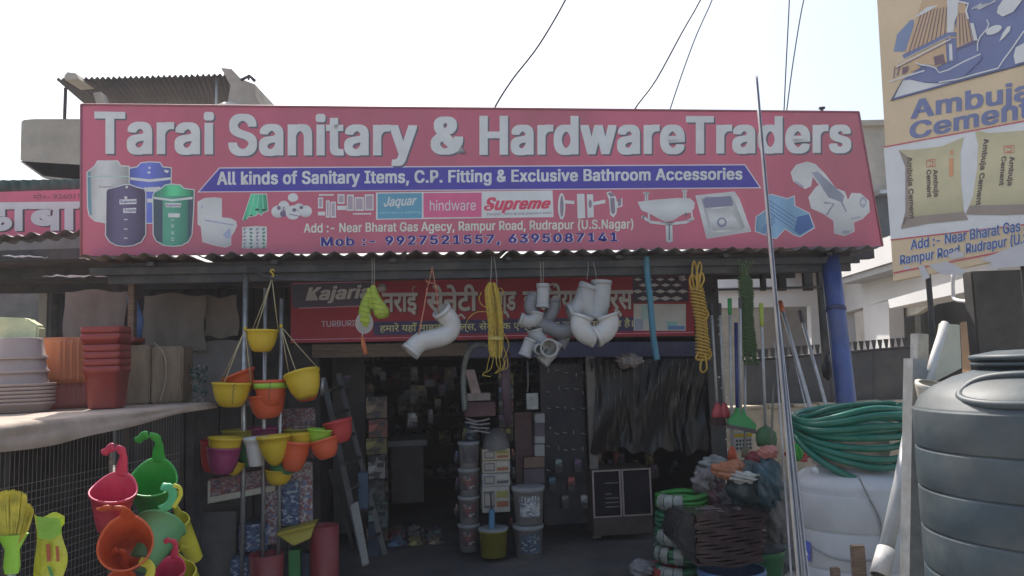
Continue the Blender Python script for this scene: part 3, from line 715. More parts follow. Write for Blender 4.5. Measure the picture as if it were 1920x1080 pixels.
t = T('neighbour_awning', 'dark corrugated awning of the next shop, below its pink eatery sign', 'awning', S(1.5).at(40, 445))
a = S(1.35).at(-300, 478); b_ = S(1.35).at(236, 440)
for i in range(3):
    s_ = a + (b_ - a) * (i / 3)
    corr(s_, (b_ - a) / 3 * 1.01, -N * 0.35 + Z * 0.0, 0.15, 0.02, Z, ph=i).obj('sheet', m_corr, t)
a = S(1.0).at(-300, 492); b_ = S(1.0).at(236, 468)
B().box(a - Z * 0.02, b_ - a, N * 2.5, -Z * 0.04).obj('deck', M('old_planks', (.12, .10, .09), rough=.8, var=.3), t)
for dd, y0, y1 in ((0.9, 500, 482), (1.4, 530, 520), (2.2, 552, 548)):
    a = S(dd).at(-300, y0); b_ = S(dd).at(240, y1)
    B().box(a, b_ - a, N * 0.06, Z * 0.10).obj('beam', m_iron, t)
m_slit = M('slit_pale', (.72, .72, .70), rough=.6)  # pale strips stand for light showing through thin gaps
for x0, y0, x1, y1, dd in ((5, 479, 90, 483, .86), (80, 517, 200, 518, .84), (148, 483, 185, 486, .80)):
    a = S(dd).at(x0, y0); b_ = S(dd).at(x1, y1)
    n_ = 14; B().tube([a + (b_ - a) * (i / n_) + Z * random.uniform(-.008, .008) for i in range(n_ + 1)], [max(.002, .012 * math.sin(math.pi * (i + .3) / (n_ + .6)) * random.uniform(.5, 1.3)) for i in range(n_ + 1)], 5, smooth=False).obj('light_slit', m_slit, t)
# green sheet on top
corr(S(1.95).at(-260, 342), S(1.95).at(232, 334) - S(1.95).at(-260, 342), -Z * 0.15, 0.1, 0.014, N).obj(
    'green_roof_sheet', M('green_sheet', (.03, .09, .07), rough=.5, var=.3), label='green corrugated sheet capping the eatery sign at left', cat='roof sheet')
# back of the neighbour shop
t = T('neighbour_shop', 'grey dim neighbouring shop seen behind the stacked planters', 'shop', S(4).at(40, 800))
B().box(S(4).at(-400, 900), U * 4.2, N * 0.1, Z * 3.0).obj('wall', M('grey_plaster', (.26, .26, .24), rough=.9, var=.2), t)
for x0, x1, c in ((-10, 62, 0), (98, 112, 0)):
    p = S(3.4).at(x0, 800); B().box(p, U * ((x1 - x0) * mpp(p)), N * 0.06, Z * 1.05).obj('shutter', m_iron, t)
vpost('pillar', 66, 82, 545, 800, 3.2, M('pillar_white', (.5, .5, .48), rough=.8), t, dep=0.2)
vpost('pillar', 90, 102, 545, 800, 3.1, m_iron, t, dep=0.2)
# hanging tarpaulins, left under the awning
m_tarp = M('brown_tarp', (.21, .175, .155), rough=.75, var=.18, scale=3, bump=.3)
def cloth(x0, y0, x1, y1, d, amp, name='tarpaulin', mat=None, nx=30, ny=16, **kw):
    vs = []; fs = []; ph = random.random() * 6
    for j in range(ny + 1):
        for i in range(nx + 1):
            sx_ = i / nx; sy_ = j / ny
            dd = amp * (math.sin(sx_ * 11 + ph + sy_ * 2) + 0.6 * math.sin(sx_ * 23 + ph * 2 - sy_ * 3)) * (0.3 + 0.7 * sy_)
            vs.append(pt(x0 + (x1 - x0) * sx_ + 3 * math.sin(sy_ * 6 + ph), y0 + (y1 - y0) * sy_ + 3 * math.sin(sx_ * 8 + ph), d + dd))
    k = len(vs); vs += [v + N * 0.003 for v in vs]
    for j in range(ny):
        for i in range(nx):
            q = j * (nx + 1) + i
            fs.append((q, q + nx + 1, q + nx + 2, q + 1)); fs.append((k + q, k + q + 1, k + q + nx + 2, k + q + nx + 1))
    return B().add(vs, fs, True).obj(name, mat or m_tarp, **kw)
cloth(120, 545, 236, 660, 0.9, .008, label='brownish tarpaulin hung behind the stacked red planters', cat='tarpaulin')
cloth(268, 552, 385, 655, 0.8, .007, label='grey brown sheet hanging above the tied carton', cat='tarpaulin')
cloth(383, 556, 446, 632, 0.85, .006, label='narrow brown sheet with a dark round stain, left of the silver pole', cat='tarpaulin')
cloth(318, 640, 470, 760, 0.9, .009, mat=M('grey_tarp', (.19, .175, .175), rough=.7, var=.15, bump=.3), label='dark grey sheet covering the shelf end behind the plastic flowers', cat='tarpaulin')
B().tube([pt(246, 552, .5), pt(256, 600, .5), pt(250, 645, .5)], [.035, .07, .06], 14, flat=.5).obj('blue_bag', M('blue_sack', (.09, .19, .45), rough=.5, var=.2, bump=.3), label='rolled blue plastic sheet beside the wooden post', cat='plastic sheet')

# ---- raised concrete tank and shed of the building behind, left
m_conc = M('weathered_concrete', (.56, .51, .43), rough=.9, var=.22, scale=1.2, bump=.25, dust=.25)
Q = Plane(Vector((0, 1, 0)), 13.0)
t = T('rear_building', 'concrete building top with a corrugated roof shed, rising behind the sign at left', 'building', Q.at(300, 700))
B().slab([Q.at(38, 224), Q.at(60, 222), Q.at(560, 222), Q.at(560, 352), Q.at(165, 342), Q.at(80, 333), Q.at(36, 302)], Vector((0, 1.0, 0))).obj('parapet', m_conc, t, bevel=0.03)
B().slab([Q.at(36, 302, .0), Q.at(80, 333), Q.at(165, 342), Q.at(165, 310)], Vector((0, .1, 0))).obj('drip_edge', m_conc, t)
Q2 = Plane(Vector((0, 1, 0)), 13.4)
ra = Q2.at(106, 150); rb = Plane(Vector((0, 1, 0)), 13.4).at(436, 141)
ba = Plane(Vector((0, 1, 0)), 16.5).at(178, 212); bb = Plane(Vector((0, 1, 0)), 16.5).at(446, 206)
vs_ = []; nx = 90
for j in range(2):
    for i in range(nx + 1):
        p = (ra + (rb - ra) * (i / nx)) * (1 - j) + (ba + (bb - ba) * (i / nx)) * j
        vs_.append(p + Z * (0.035 * math.sin(i * 2.2)))
k = len(vs_); vs_ += [v + Z * .02 for v in vs_]
fs_ = []
for i in range(nx):
    fs_ += [(i, i + 1, i + nx + 2, i + nx + 1), (k + i + nx + 1, k + i + nx + 2, k + i + 1, k + i), (i, k + i, k + i + 1, i + 1)]
B().add(vs_, fs_, True).obj('roof_sheet', M('shed_sheet', (.13, .12, .125), rough=.7, var=.2, scale=1), t)
for x, y0, y1, dd in ((123, 165, 226, 13.6), (407, 142, 230, 13.5)):
    Qx = Plane(Vector((0, 1, 0)), dd); B().tube([Qx.at(x, y0), Qx.at(x - 2, y1)], 0.03, 8).obj('post', m_iron if x < 200 else m_alu, t)
Qc = Plane(Vector((0, 1, 0)), 13.2)
B().slab([Qc.at(414, 127), Qc.at(434, 129), Qc.at(452, 148), Qc.at(478, 158), Qc.at(480, 182), Qc.at(494, 202), Qc.at(494, 240), Qc.at(420, 240), Qc.at(432, 160)], Vector((0, 2.4, 0))).obj('stair_wall', m_conc, t)
B().slab([Qc.at(120, 142), Qc.at(126, 135), Qc.at(142, 137), Qc.at(148, 148), Qc.at(122, 150)], Vector((0, .5, 0))).obj('coping', m_conc, t)
B().tube([Qc.at(452, 150), Qc.at(468, 142), Qc.at(478, 152)], .03, 6).tube([Qc.at(466, 150), Qc.at(467, 140)], .02, 6).obj('pipe', m_iron, t)
B().slab([Q.at(174, 174), Q.at(188, 172), Q.at(196, 194), Q.at(182, 198)], Vector((0, .2, 0))).obj('stub', m_conc, t)
B().lathe([(.02, .1), (.16, .08), (.26, .0), (.28, -.3)], Plane(Vector((0, 1, 0)), 13.1).at(430, 205), n=20).obj('water_tank', M('tank_cream', (.5, .48, .42)), label='rounded top of a pale water tank just above the sign, left of centre', cat='water tank')

# ---- concrete building right, behind sign
Q = Plane(Vector((0, 1, 0)), 15.0)
t = T('grey_building', 'plain grey concrete building between the shop sign and the cement hoarding', 'building', Q.at(1640, 660))
B().slab([Q.at(1585, 232), Q.at(1740, 228), Q.at(1740, 480), Q.at(1585, 480)], Vector((0, 5, 0))).obj('wall', m_conc, t)
B().slab([Q.at(1580, 226, .1), Q.at(1745, 222, .1), Q.at(1745, 232, .1), Q.at(1580, 236, .1)], Vector((0, 5.3, 0))).obj('coping', m_conc, t)
B().slab([Q.at(1650, 356, .3), Q.at(1740, 350, .3), Q.at(1740, 357, .3), Q.at(1650, 363, .3)], Vector((0, .3, 0))).obj('rail', m_alu, t)
B().slab([Q.at(1640, 365, .01), Q.at(1740, 360, .01), Q.at(1740, 440, .01), Q.at(1640, 445, .01)], Vector((0, .02, 0))).obj('window', M('window_dark', (.08, .09, .1), rough=.3), t)
# ---- white house
m_wh = M('white_wash', (.68, .67, .66), rough=.85, var=.06, scale=1.0, dust=.08)
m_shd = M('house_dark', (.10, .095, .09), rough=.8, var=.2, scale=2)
hd = Vector((.19, .98, 0)).normalized(); hn = Vector((.98, -.19, 0)).normalized()
HP = Plane(hn, hn.dot(pty(1570, 545, 18)))
t = T('white_house', 'white plastered house with a porch and dark openings, beyond the gate at right', 'house', HP.at(1620, 760))
def hp(name, pts, mat, th=0.25, lift=0.0):
    return B().slab([HP.at(x, y, lift) for x, y in pts], hn * th).obj(name, mat, t)
hp('parapet', [(1572, 480), (1900, 350), (1900, 420), (1572, 522)], m_wh, lift=.5)
hp('shade_slab', [(1572, 524), (1900, 424), (1900, 440), (1572, 534)], M('soffit_shade', (.35, .35, .36)), th=.9, lift=.45)  # grey carries the dark shade line under the overhang
hp('wall', [(1565, 535), (1900, 440), (1860, 530), (1665, 562), (1572, 590)], m_wh)
hp('wall', [(1618, 576), (1666, 563), (1672, 760), (1628, 760)], m_wh)
hp('wall', [(1545, 590), (1580, 584), (1592, 760), (1555, 760)], m_wh)
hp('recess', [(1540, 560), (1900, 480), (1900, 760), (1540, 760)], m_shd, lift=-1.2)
hp('porch_beam', [(1665, 562), (1840, 512), (1845, 540), (1668, 578)], m_wh, th=.5, lift=.5)
hp('porch_column', [(1826, 535), (1846, 530), (1856, 760), (1838, 760)], M('column_grey', (.55, .56, .56)), th=.3, lift=.4)
hp('porch_ceiling', [(1668, 578), (1780, 548), (1720, 588), (1672, 600)], M('ceiling_cream', (.6, .57, .48)), th=.1, lift=-.3)
hp('inner_wall', [(1672, 590), (1715, 580), (1718, 760), (1675, 760)], M('wall_cream', (.5, .48, .42)), th=.1, lift=-.6)
hp('door', [(1800, 605), (1826, 600), (1834, 760), (1808, 760)], M('door_orange', (.30, .17, .08)), th=.06, lift=.1)
FP = Plane(Vector((0, 1, 0)), 18.2)
def fp(name, pts, mat, th=0.25, lift=0.0):
    return B().slab([FP.at(x, y, lift) for x, y in pts], Vector((0, th, 0))).obj(name, mat, t)
fp('fascia', [(1330, 546), (1572, 534), (1574, 572), (1330, 578)], m_wh)
fp('lintel_shadow', [(1330, 540), (1574, 533), (1574, 540), (1330, 547)], MATS['soffit_shade'], th=.3, lift=.2)  # grey strip painted as the shadow under the lintel
fp('upper_wall', [(1330, 440), (1580, 440), (1580, 534), (1330, 540)], m_wh, th=.4, lift=-.3)
fp('pillar', [(1520, 572), (1556, 570), (1562, 760), (1526, 760)], m_wh, lift=.05)
fp('pillar', [(1330, 578), (1428, 572), (1430, 760), (1330, 760)], M('wall_ochre', (.36, .33, .27)), lift=-.1)
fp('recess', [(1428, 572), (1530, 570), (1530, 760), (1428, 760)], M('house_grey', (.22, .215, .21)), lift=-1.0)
fp('door_frame', [(1460, 590), (1466, 590), (1468, 760), (1462, 760)], M('frame_brown', (.16, .08, .05)), th=.1, lift=-.9)
# hoses and wires on the porch
B().tube(cprof([HP.at(1787, 515, .9), HP.at(1787, 548, .9), HP.at(1792, 562, .9), HP.at(1825, 566, .9)]), .02, 8).obj('downpipe', M('pipe_white', (.7, .7, .7)), t)

# ---- low wall and gate
m_low = M('stained_wall', (.60, .50, .37), rough=.95, var=.3, scale=3, bump=.4, dust=.3)
t = T('low_wall', 'low stained cream masonry wall behind the brooms and hose', 'wall', pt(1540, 860, 2.6))
a = pt(1340, 770, 2.6); b_ = pt(1760, 758, 2.6)
B().box(Vector((a.x, a.y, 0)), Vector((b_.x - a.x, b_.y - a.y, 0)), N * 0.2, Z * a.z).obj('wall', m_low, t, bevel=.01)
for i in range(9):
    s_ = a + (b_ - a) * (i / 9 + .01)
    B().box(Vector((s_.x, s_.y, a.z + .002)) - N * .02, (b_ - a) / 9 * random.uniform(.7, .97), N * .24, Z * random.uniform(.02, .05)).obj('coping_stone', m_low, t, bevel=.006, jit=.004)
t = T('gate', 'dark grey sheet metal gate with a row of spikes, behind the blue pole', 'gate', pt(1560, 760, 2.8))
a = pt(1395, 772, 2.85); b_ = pt(1715, 760, 2.85); ta = pt(1395, 676, 2.85); tb = pt(1715, 650, 2.85)
for i in range(4):
    B().slab([a + (b_ - a) * (i / 4 + .003), a + (b_ - a) * ((i + 1) / 4), ta + (tb - ta) * ((i + 1) / 4), ta + (tb - ta) * (i / 4 + .003)], N * .04).obj('panel', M('gate_grey', (.075, .075, .08), rough=.6, var=.15, dust=.12), t)
B().tube([ta, tb], .018, 6).obj('top_bar', m_iron, t)
for i in range(27):
    p = ta + (tb - ta) * ((i + .5) / 27); m_ = 0.035
    B().add([p - U * .012 + Z * .01, p + U * .012 + Z * .01, p + U * m_ + Z * .13, p - U * m_ + Z * .13, p - U * .012 + Z * .01 + N * .01, p + U * .012 + Z * .01 + N * .01, p + U * m_ + Z * .13 + N * .01, p - U * m_ + Z * .13 + N * .01],
            [(0, 1, 2, 3), (7, 6, 5, 4), (0, 4, 5, 1), (1, 5, 6, 2), (2, 6, 7, 3), (3, 7, 4, 0)]).obj('spike', m_iron, t)
# wires in the sky
m_wire = M('wire_black', (.05, .05, .055), rough=.5, var=.1)
for i, (pts, lb) in enumerate((([(1085, -60), (1060, 0), (1010, 85), (960, 150), (927, 203), (915, 240)], 'thin wire curving up from the middle of the sign, leftmost wire in the sky'),
            ([(1340, -60), (1313, 0), (1278, 62), (1230, 150), (1190, 205), (1180, 240)], 'wavy wire rising from the sign right of centre, left of its pair'),
            ([(1355, -60), (1335, 0), (1300, 80), (1257, 203), (1250, 240)], 'faint thin wire just right of the wavy wire'),
            ([(1481, -60), (1480, 0), (1474, 120), (1470, 207), (1468, 240)], 'near vertical wire above the long aluminium pole'),
            ([(1528, -60), (1507, 0), (1488, 110), (1475, 207), (1470, 240)], 'slanting wire, rightmost of those in the sky'))):
    B().tube(cpx(pts, 1.5), 0.0105 if i in (0, 1) else 0.0075, 5).obj('wire', m_wire, label=lb, cat='wire', group='overhead wires')
# ================================================================== THINGS: LEFT RACK
ZSH = 1.62
def sh_(x, y): return ptz(x, y, ZSH)
fa = ptz(0, 800, ZSH); fb = ptz(400, 757, ZSH)                 # front edge of the shelf
fdir = (fb - fa).normalized(); fa0 = fa - fdir * 2.2; side = Vector((-fdir.y, fdir.x, 0))     # side points to the left
fL = (fb - fa0).length
m_cream = M('cream_tarp', (.50, .39, .32), rough=.75, var=.16, scale=4, bump=.35, dust=.3)
t = T('display_rack', 'timber and mesh display rack on the left, covered with a cream sheet', 'rack', Vector((fa.x - .4, fa.y, 0)))
B().box(fa0 + side * .04 - Z * .05, fdir * fL, side * 1.9, Z * .045).obj('shelf_board', m_wood, t, bevel=.005)
for q in (0.0, 2.3, 2.35 + 1.1, fL - .1):
    p = fa0 + fdir * q + side * .06
    B().box(Vector((p.x, p.y, 0)), fdir * .05, side * .05, Z * (ZSH - .06)).obj('leg', m_iron, t)
B().box(fa0 + side * .03 + Z * (-ZSH + .35), fdir * fL, side * .04, Z * .05).obj('rail', m_iron, t)
B().box(fa0 + side * .9 - Z * (ZSH - .02), fdir * fL, side * .03, Z * (ZSH - .1)).obj('back_board', m_dark, t)
# cover sheet
vs_ = []; fs_ = []; nu = 120
prof = [(1.85, .0), (1.2, .004), (.6, .002), (.2, .006), (.05, .008), (-.005, .0), (-.02, -.03), (-.012, -.055), (-.03, -.08), (-.035, -.115), (-.03, -.14)]
for i in range(nu + 1):
    s_ = i / nu; p = fa0 + fdir * fL * s_
    drop = 1.0 if s_ < .6 else max(.25, 1 - (s_ - .6) * 2.2)
    for j, (o, h) in enumerate(prof):
        wob = .004 * math.sin(s_ * 47 + j) + .004 * math.sin(s_ * 23 + j * 2)
        vs_.append(p + side * (o + (wob if j > 4 else 0)) + Z * (.006 + h * (drop if h < 0 else 1) + (.004 * math.sin(s_ * 60 + j * 3) if j < 5 else 0) + (.005 * math.sin(s_ * 31) if j > 8 else 0)))
m_ = len(prof)
for i in range(nu):
    for j in range(m_ - 1): fs_.append((i * m_ + j, i * m_ + j + 1, (i + 1) * m_ + j + 1, (i + 1) * m_ + j))
k = len(vs_); vs_ += [v - Z * .003 + side * .003 for v in vs_]; fs_ += [tuple(k + q for q in f[::-1]) for f in fs_]
B().add(vs_, fs_, True).obj('cover_sheet', m_cream, label='cream plastic sheet spread over the left display rack, edge folded down', cat='sheet')
# wire mesh panel under the shelf
t = T('wire_mesh', 'rusty wire mesh panel closing the front of the left rack under the cream sheet', 'mesh panel', Vector((fa.x, fa.y, .4)))
m_w = M('mesh_wire', (.22, .19, .17), rough=.6, metal=.3)
ml = (fb - fa0).length - .9
for i in range(72):
    p = fa0 + fdir * (1.55 + i * (ml - 1.1) / 72)
    B().tube([Vector((p.x, p.y, .42)), Vector((p.x, p.y, ZSH - .05))], .0016, 4, caps=False).obj('wire', m_w, t)
for i in range(19):
    z = .44 + i * .047
    a = fa0 + fdir * 1.5; b_ = fa0 + fdir * (ml + .42)
    B().tube([Vector((a.x, a.y, z)), Vector((b_.x, b_.y, z + .01 * math.sin(i)))], .0028, 4, caps=False).obj('wire', m_w, t)
B().tube([Vector((fa0 + fdir * 1.5).to_tuple()) - Z * (ZSH - .42), Vector((fa0 + fdir * (ml + .42)).to_tuple()) - Z * (ZSH - .42)], .008, 6).obj('edge_bar', m_iron, t)
p = ptz(208, 850, ZSH - .1); B().tube([pty(208, 830, 5.0), pty(206, 1100, 5.0)], .014, 6).obj('upright', m_wood, t)

def shelf_pt(x, y, z=0.0):                     # on top of the shelf sheet
    return ptz(x, y, ZSH + .014 + z)
# ---- grey mauve stack of round pots (two stacks: wide saucers below, pots above)
m_mauve = M('mauve_plastic', (.42, .325, .30), rough=.45, var=.08, dust=.12)
c = shelf_pt(36, 772); m_ = mpp(c); Rr = 60 * m_
for i in range(6):
    z0 = i * 7 * m_
    B().lathe([(Rr * .80, 0), (Rr * .93, 12 * m_), (Rr * .99, 14 * m_), (Rr, 18 * m_), (Rr * .95, 18 * m_), (Rr * .90, 12 * m_), (Rr * .76, 3 * m_), (0.001, 3 * m_)], c + Z * z0, n=40).obj(
        'round_planter', m_mauve, label=('bottom', 'second', 'third', 'fourth', 'fifth', 'top')[i] + ' wide mauve planter of the nest at the left end of the cream shelf', cat='planter', group='nested mauve planters on the shelf')
for i in range(3):
    z0 = (46 + i * 26) * m_; r_ = Rr * (.86 - i * .06)
    B().lathe([(r_, 0), (r_ * 1.0, 5 * m_), (r_ * .93, 7 * m_), (r_ * .80, 36 * m_), (r_ * .78, 40 * m_), (0.001, 40 * m_)], c + Z * z0, n=40).obj(
        'upturned_pot', m_mauve, label=('lowest', 'middle', 'topmost')[i] + ' of the upturned mauve pots stacked on the nested grey planters', cat='pot', group='upturned mauve pots')
# white yellow bag on top
B().slab([c + Z * (118 * m_) - U * Rr * .9, c + Z * (118 * m_) + U * Rr * .45, c + Z * (160 * m_) + U * Rr * .5, c + Z * (176 * m_) + U * Rr * .1, c + Z * (180 * m_) - U * Rr * .9], N * .12).obj(
    'plastic_bag', M('pale_yellow_bag', (.72, .74, .45), rough=.35, var=.15, bump=.5), label='crumpled pale yellow plastic bag on top of the mauve pots', cat='bag', bevel=.015)
# ---- orange ribbed planters (nested fluted half round troughs)
m_or = M('terracotta_plastic', (.60, .20, .09), rough=.4, var=.08, dust=.1)
m_rs = M('rose_plastic', (.52, .18, .16), rough=.45, var=.08, dust=.1)
def fluted(c, w_, h, dep, mat, name, lab, grp, taper=.82, nfl=9, **kw):
    """fluted planter, narrow foot, wide top"""
    vs = []; fs = []; n = 72; rows = 7
    for j in range(rows + 1):
        q = j / rows; s_ = taper + (1 - taper) * q
        for k in range(n):
            an = 2 * math.pi * k / n
            ex = math.copysign(abs(math.cos(an)) ** .45, math.cos(an)); ey = math.copysign(abs(math.sin(an)) ** .45, math.sin(an))
            fl_ = 1 + .035 * math.cos(an * nfl * 2)
            if q > .97: fl_ = 1.05
            vs.append(c + U * (ex * w_ / 2 * s_ * fl_) + N * (ey * dep / 2 * s_ * fl_) + Z * (h * q))
    for j in range(rows):
        for k in range(n):
            l = (k + 1) % n; fs.append((j * n + k, j * n + l, (j + 1) * n + l, (j + 1) * n + k))
    fs.append(tuple(range(n - 1, -1, -1)))
    fs.append(tuple(rows * n + k for k in range(n)))
    return B().add(vs, fs, True).obj(name, mat, label=lab, cat='planter', group=grp, **kw)
c = shelf_pt(93, 766); m_ = mpp(c)
for i in range(3):
    fluted(c + U * (i * 14 - 12) * m_ + N * (.03 * i), 112 * m_, 62 * m_, .17, m_rs, 'rose_planter', 'rose pink fluted planter under the orange fluted ones, ' + ('nearest the mauve pots', 'middle', 'nearest the red tubs')[i], 'rose fluted planters', taper=.9)
for i in range(4):
    fluted(c + U * (i * 11 - 14) * m_ + Z * (46 * m_) + N * (.02 * i - .01), (108 - i * 2) * m_, (86 - 3 * (i % 2)) * m_, .2, m_or, 'orange_planter', 'orange fluted planter, ' + ('leftmost', 'second from left', 'third from left', 'rightmost')[i] + ' of the nest on the cream shelf', 'orange fluted planters', taper=1.06)
# ---- dark red rectangular tubs
m_red = M('maroon_plastic', (.30, .045, .04), rough=.38, var=.1, dust=.1)
c = shelf_pt(186, 767); m_ = mpp(c)
def rim_box(b, c, w0, w1, d0, d1, h, rim, n4=8):
    """open rectangular tub with a rim, rounded corners"""
    def ring(w_, d, z):
        out = []
        for k in range(4 * n4):
            an = 2 * math.pi * (k + .5) / (4 * n4)
            out.append(c + U * (math.copysign(abs(math.cos(an)) ** .25, math.cos(an)) * w_ / 2) + N * (math.copysign(abs(math.sin(an)) ** .25, math.sin(an)) * d / 2) + Z * z)
        return out
    rings = [ring(w0 * .96, d0 * .96, 0), ring(w0, d0, .01), ring(w1, d1, h - rim), ring(w1 * 1.06, d1 * 1.06, h - rim), ring(w1 * 1.07, d1 * 1.07, h), ring(w1 * .99, d1 * .99, h), ring(w0 * .95, d0 * .95, .02)]
    vs = sum(rings, []); n = 4 * n4; fs = []
    for j in range(len(rings) - 1):
        for k in range(n):
            l = (k + 1) % n; fs.append((j * n + k, j * n + l, (j + 1) * n + l, (j + 1) * n + k))
    fs.append(tuple(range(n - 1, -1, -1))); fs.append(tuple((len(rings) - 1) * n + k for k in range(n)))
    b.add(vs, fs, True)
for i in range(6):
    b = B(); rim_box(b, c + Z * ((i * 13.5 + (8 if i > 3 else 0)) * m_) + U * ((i // 4) * -3 * m_) + N * .14, 54 * m_, 64 * m_ + (i // 4) * .02, .2, .26, 80 * m_, 12 * m_)
    b.obj('red_planter', m_red, label='maroon rectangular tub, ' + ('lowest', 'second from bottom', 'third from bottom', 'fourth from bottom', 'second from top', 'topmost')[i] + ' in the nest on the shelf', cat='planter', group='maroon rectangular tubs')
b = B(); rim_box(b, c + Z * (88 * m_) - U * (88 * m_) + N * .75, 150 * m_, 180 * m_, .25, .3, 52 * m_, 10 * m_)
b.obj('red_planter', m_red, label='long maroon trough lying behind the orange fluted planters', cat='planter')
# ---- tied carton
m_cart = M('cardboard', (.27, .20, .135), rough=.85, var=.25, scale=4, stretch=(4, 4, 1), bump=.3, dust=.2)
t = T('carton', 'brown cardboard bale tied with pale string on the left shelf', 'carton', shelf_pt(275, 757))
a = shelf_pt(222, 760); m_ = mpp(a)
B().box(a, U * 52 * m_ + N * .05, N * .3 - U * .03, Z * 112 * m_).obj('bale', m_cart, t, bevel=.012)
B().box(a + U * 53 * m_ + N * .052, U * 52 * m_ + N * .1, N * .3, Z * 109 * m_).obj('bale', m_cart, t, bevel=.012)
B().tube(cprof([a + U * 62 * m_ + Z * 116 * m_ + N * .0, a + U * 78 * m_ + Z * 90 * m_ + N * .055, a + U * 80 * m_ + Z * 40 * m_ + N * .055, a + U * 70 * m_ + Z * 4 * m_ + N * .05]), .004, 6).obj('string', M('jute', (.5, .42, .3), rough=.9), t)
# plastic flowers
t = T('plastic_foliage', 'tangle of dark green and pale plastic foliage beside the tied carton', 'plant', shelf_pt(355, 752))
for nm, mt, n_ in (('green_leaf', M('leaf_green', (.04, .12, .09), rough=.5), 110), ('pale_leaf', M('leaf_pale', (.30, .33, .33), rough=.5), 60)):
    b = B()
    for i in range(n_):
        q = pt(random.uniform(335, 388), random.uniform(682, 750), .35 + random.uniform(-.1, .12)); d1 = Vector((random.uniform(-1, 1), random.uniform(-1, 1), random.uniform(-1, 1))).normalized()
        d2 = d1.orthogonal().normalized(); l_ = random.uniform(.025, .055)
        b.add([q, q + d1 * l_ * .5 + d2 * l_ * .28, q + d1 * l_, q + d1 * l_ * .5 - d2 * l_ * .28], [(0, 1, 2, 3)])
    b.obj(nm, mt, t, kind='stuff')

# ================================================================== HOOKED WALL PLANTERS (lower left)
def hooked(c, w_, h, lean, face, mat, label, hook=True, hx=-1, htall=1.0, grp='hooked wall planters'):
    """cup with a raised back that ends in a swan neck hook; c = rim centre, axis leans in the picture and faces the street"""
    t = T('hooked_planter', label, 'planter', c - Z * h * .5, grp)
    right = U * math.cos(0); toward = -N
    ax = (Z * math.cos(R(lean)) + U * math.sin(R(lean))); ax = (ax * math.cos(R(face)) + toward * math.sin(R(face))).normalized()
    rx = w_ / 2
    xr = (U - ax * U.dot(ax)).normalized(); yr = ax.cross(xr)          # yr points away from the street
    if yr.dot(N) < 0: yr = -yr
    n = 36; vs = []; rows = [(.55, -h, 0), (.60, -h * .985, 0), (.80, -h * .5, .2), (1.0, 0, 1), (1.06, .0, 1), (1.07, .012, 1), (1.0, .012, 1), (.97, 0, 1), (.76, -h * .5, .2), (.56, -h * .95, 0)]
    for r_, z, up in rows:
        for k in range(n):
            an = 2 * math.pi * k / n
            back = max(0, math.sin(an)) ** 2
            vs.append(c + xr * (math.cos(an) * rx * r_) + yr * (math.sin(an) * rx * r_) + ax * (z + up * back * rx * .55))
    fs = []
    for j in range(len(rows) - 1):
        for k in range(n):
            l = (k + 1) % n; fs.append((j * n + k, j * n + l, (j + 1) * n + l, (j + 1) * n + k))
    fs.append(tuple(range(n - 1, -1, -1))); fs.append(tuple((len(rows) - 1) * n + k for k in range(n)))
    B().add(vs, fs, True).obj('cup', mat, t)
    if hook:
        b0 = c + yr * rx * 1.02 + ax * rx * .45
        pts = [b0, b0 + ax * rx * .5 * htall, b0 + ax * rx * 1.0 * htall + xr * hx * -.03 * rx, b0 + ax * rx * 1.35 * htall + xr * hx * .15 * rx, b0 + ax * rx * 1.42 * htall + xr * hx * .5 * rx, b0 + ax * rx * 1.15 * htall + xr * hx * .82 * rx, b0 + ax * rx * 1.0 * htall + xr * hx * .95 * rx]
        pts = cprof(pts, 5); n_ = len(pts)
        rr = [rx * (.34 - .18 * min(1, i / (n_ * .35))) if i < n_ * .35 else rx * (.16 + .03 * math.sin(i)) * (1 - .5 * max(0, (i / n_ - .8) / .2)) * 1.25 for i in range(n_)]
        B().tube(pts, rr, 12, flat=.32, up=(xr if abs(hx) else xr)).obj('hook', mat, t)
    return t
Kb = .42
hk_pink = M('hot_pink_plastic', (.58, .04, .11), rough=.35, var=.12, scale=14, bump=.12, dust=.10)
hk_green = M('bright_green_plastic', (.03, .36, .05), rough=.35, var=.12, scale=14, bump=.12, dust=.05)
hk_or = M('orange_plastic', (.60, .10, .035), rough=.38, var=.12, scale=14, bump=.12, dust=.06)
hk_clear = M('pale_green_plastic', (.16, .50, .22), rough=.3, var=.08, transl=.25)
hk_yel = M('lemon_plastic', (.60, .56, .04), rough=.4, var=.06)
def hp_(x, y, Y): return pty(x, y, Y)
def hk(x, y, w_px, h_px, lean, face, mat, label, Y, **kw):
    c = hp_(x, y, Y); m_ = mpp(c); return hooked(c, w_px * m_, h_px * m_, lean, face, mat, label, **kw)
hk(212, 925, 78, 74, 10, 18, hk_pink, 'hot pink hooked wall planter, upper left of the bright group', 4.1, htall=1.0)
hk(286, 905, 82, 70, 8, 30, hk_green, 'bright green hooked wall planter, highest and rightmost of the group', 4.4, htall=1.0)
hk(300, 990, 88, 80, 14, -50, hk_clear, 'pale green translucent hooked planter turned bottom outward', 4.35, hook=False)
hk(236, 1022, 92, 84, 18, 62, hk_or, 'orange hooked wall planter with its open mouth facing the street', 3.95, htall=.9)
hk(318, 1072, 52, 60, 10, 20, hk_pink, 'small hot pink hooked planter at the bottom of the group', 4.2)
hk(345, 1082, 50, 66, -25, 25, hk_yel, 'lemon yellow hooked planter hanging lowest at the right of the group', 4.4, hx=1)
hk(334, 985, 44, 80, -20, 20, hk_yel, 'yellow hooked planter showing behind the pale green one', 4.6, hx=1, htall=1.5)
hk(222, 1100, 60, 60, 8, 20, hk_or, 'lower orange hooked planter cut by the bottom of the picture', 4.0)
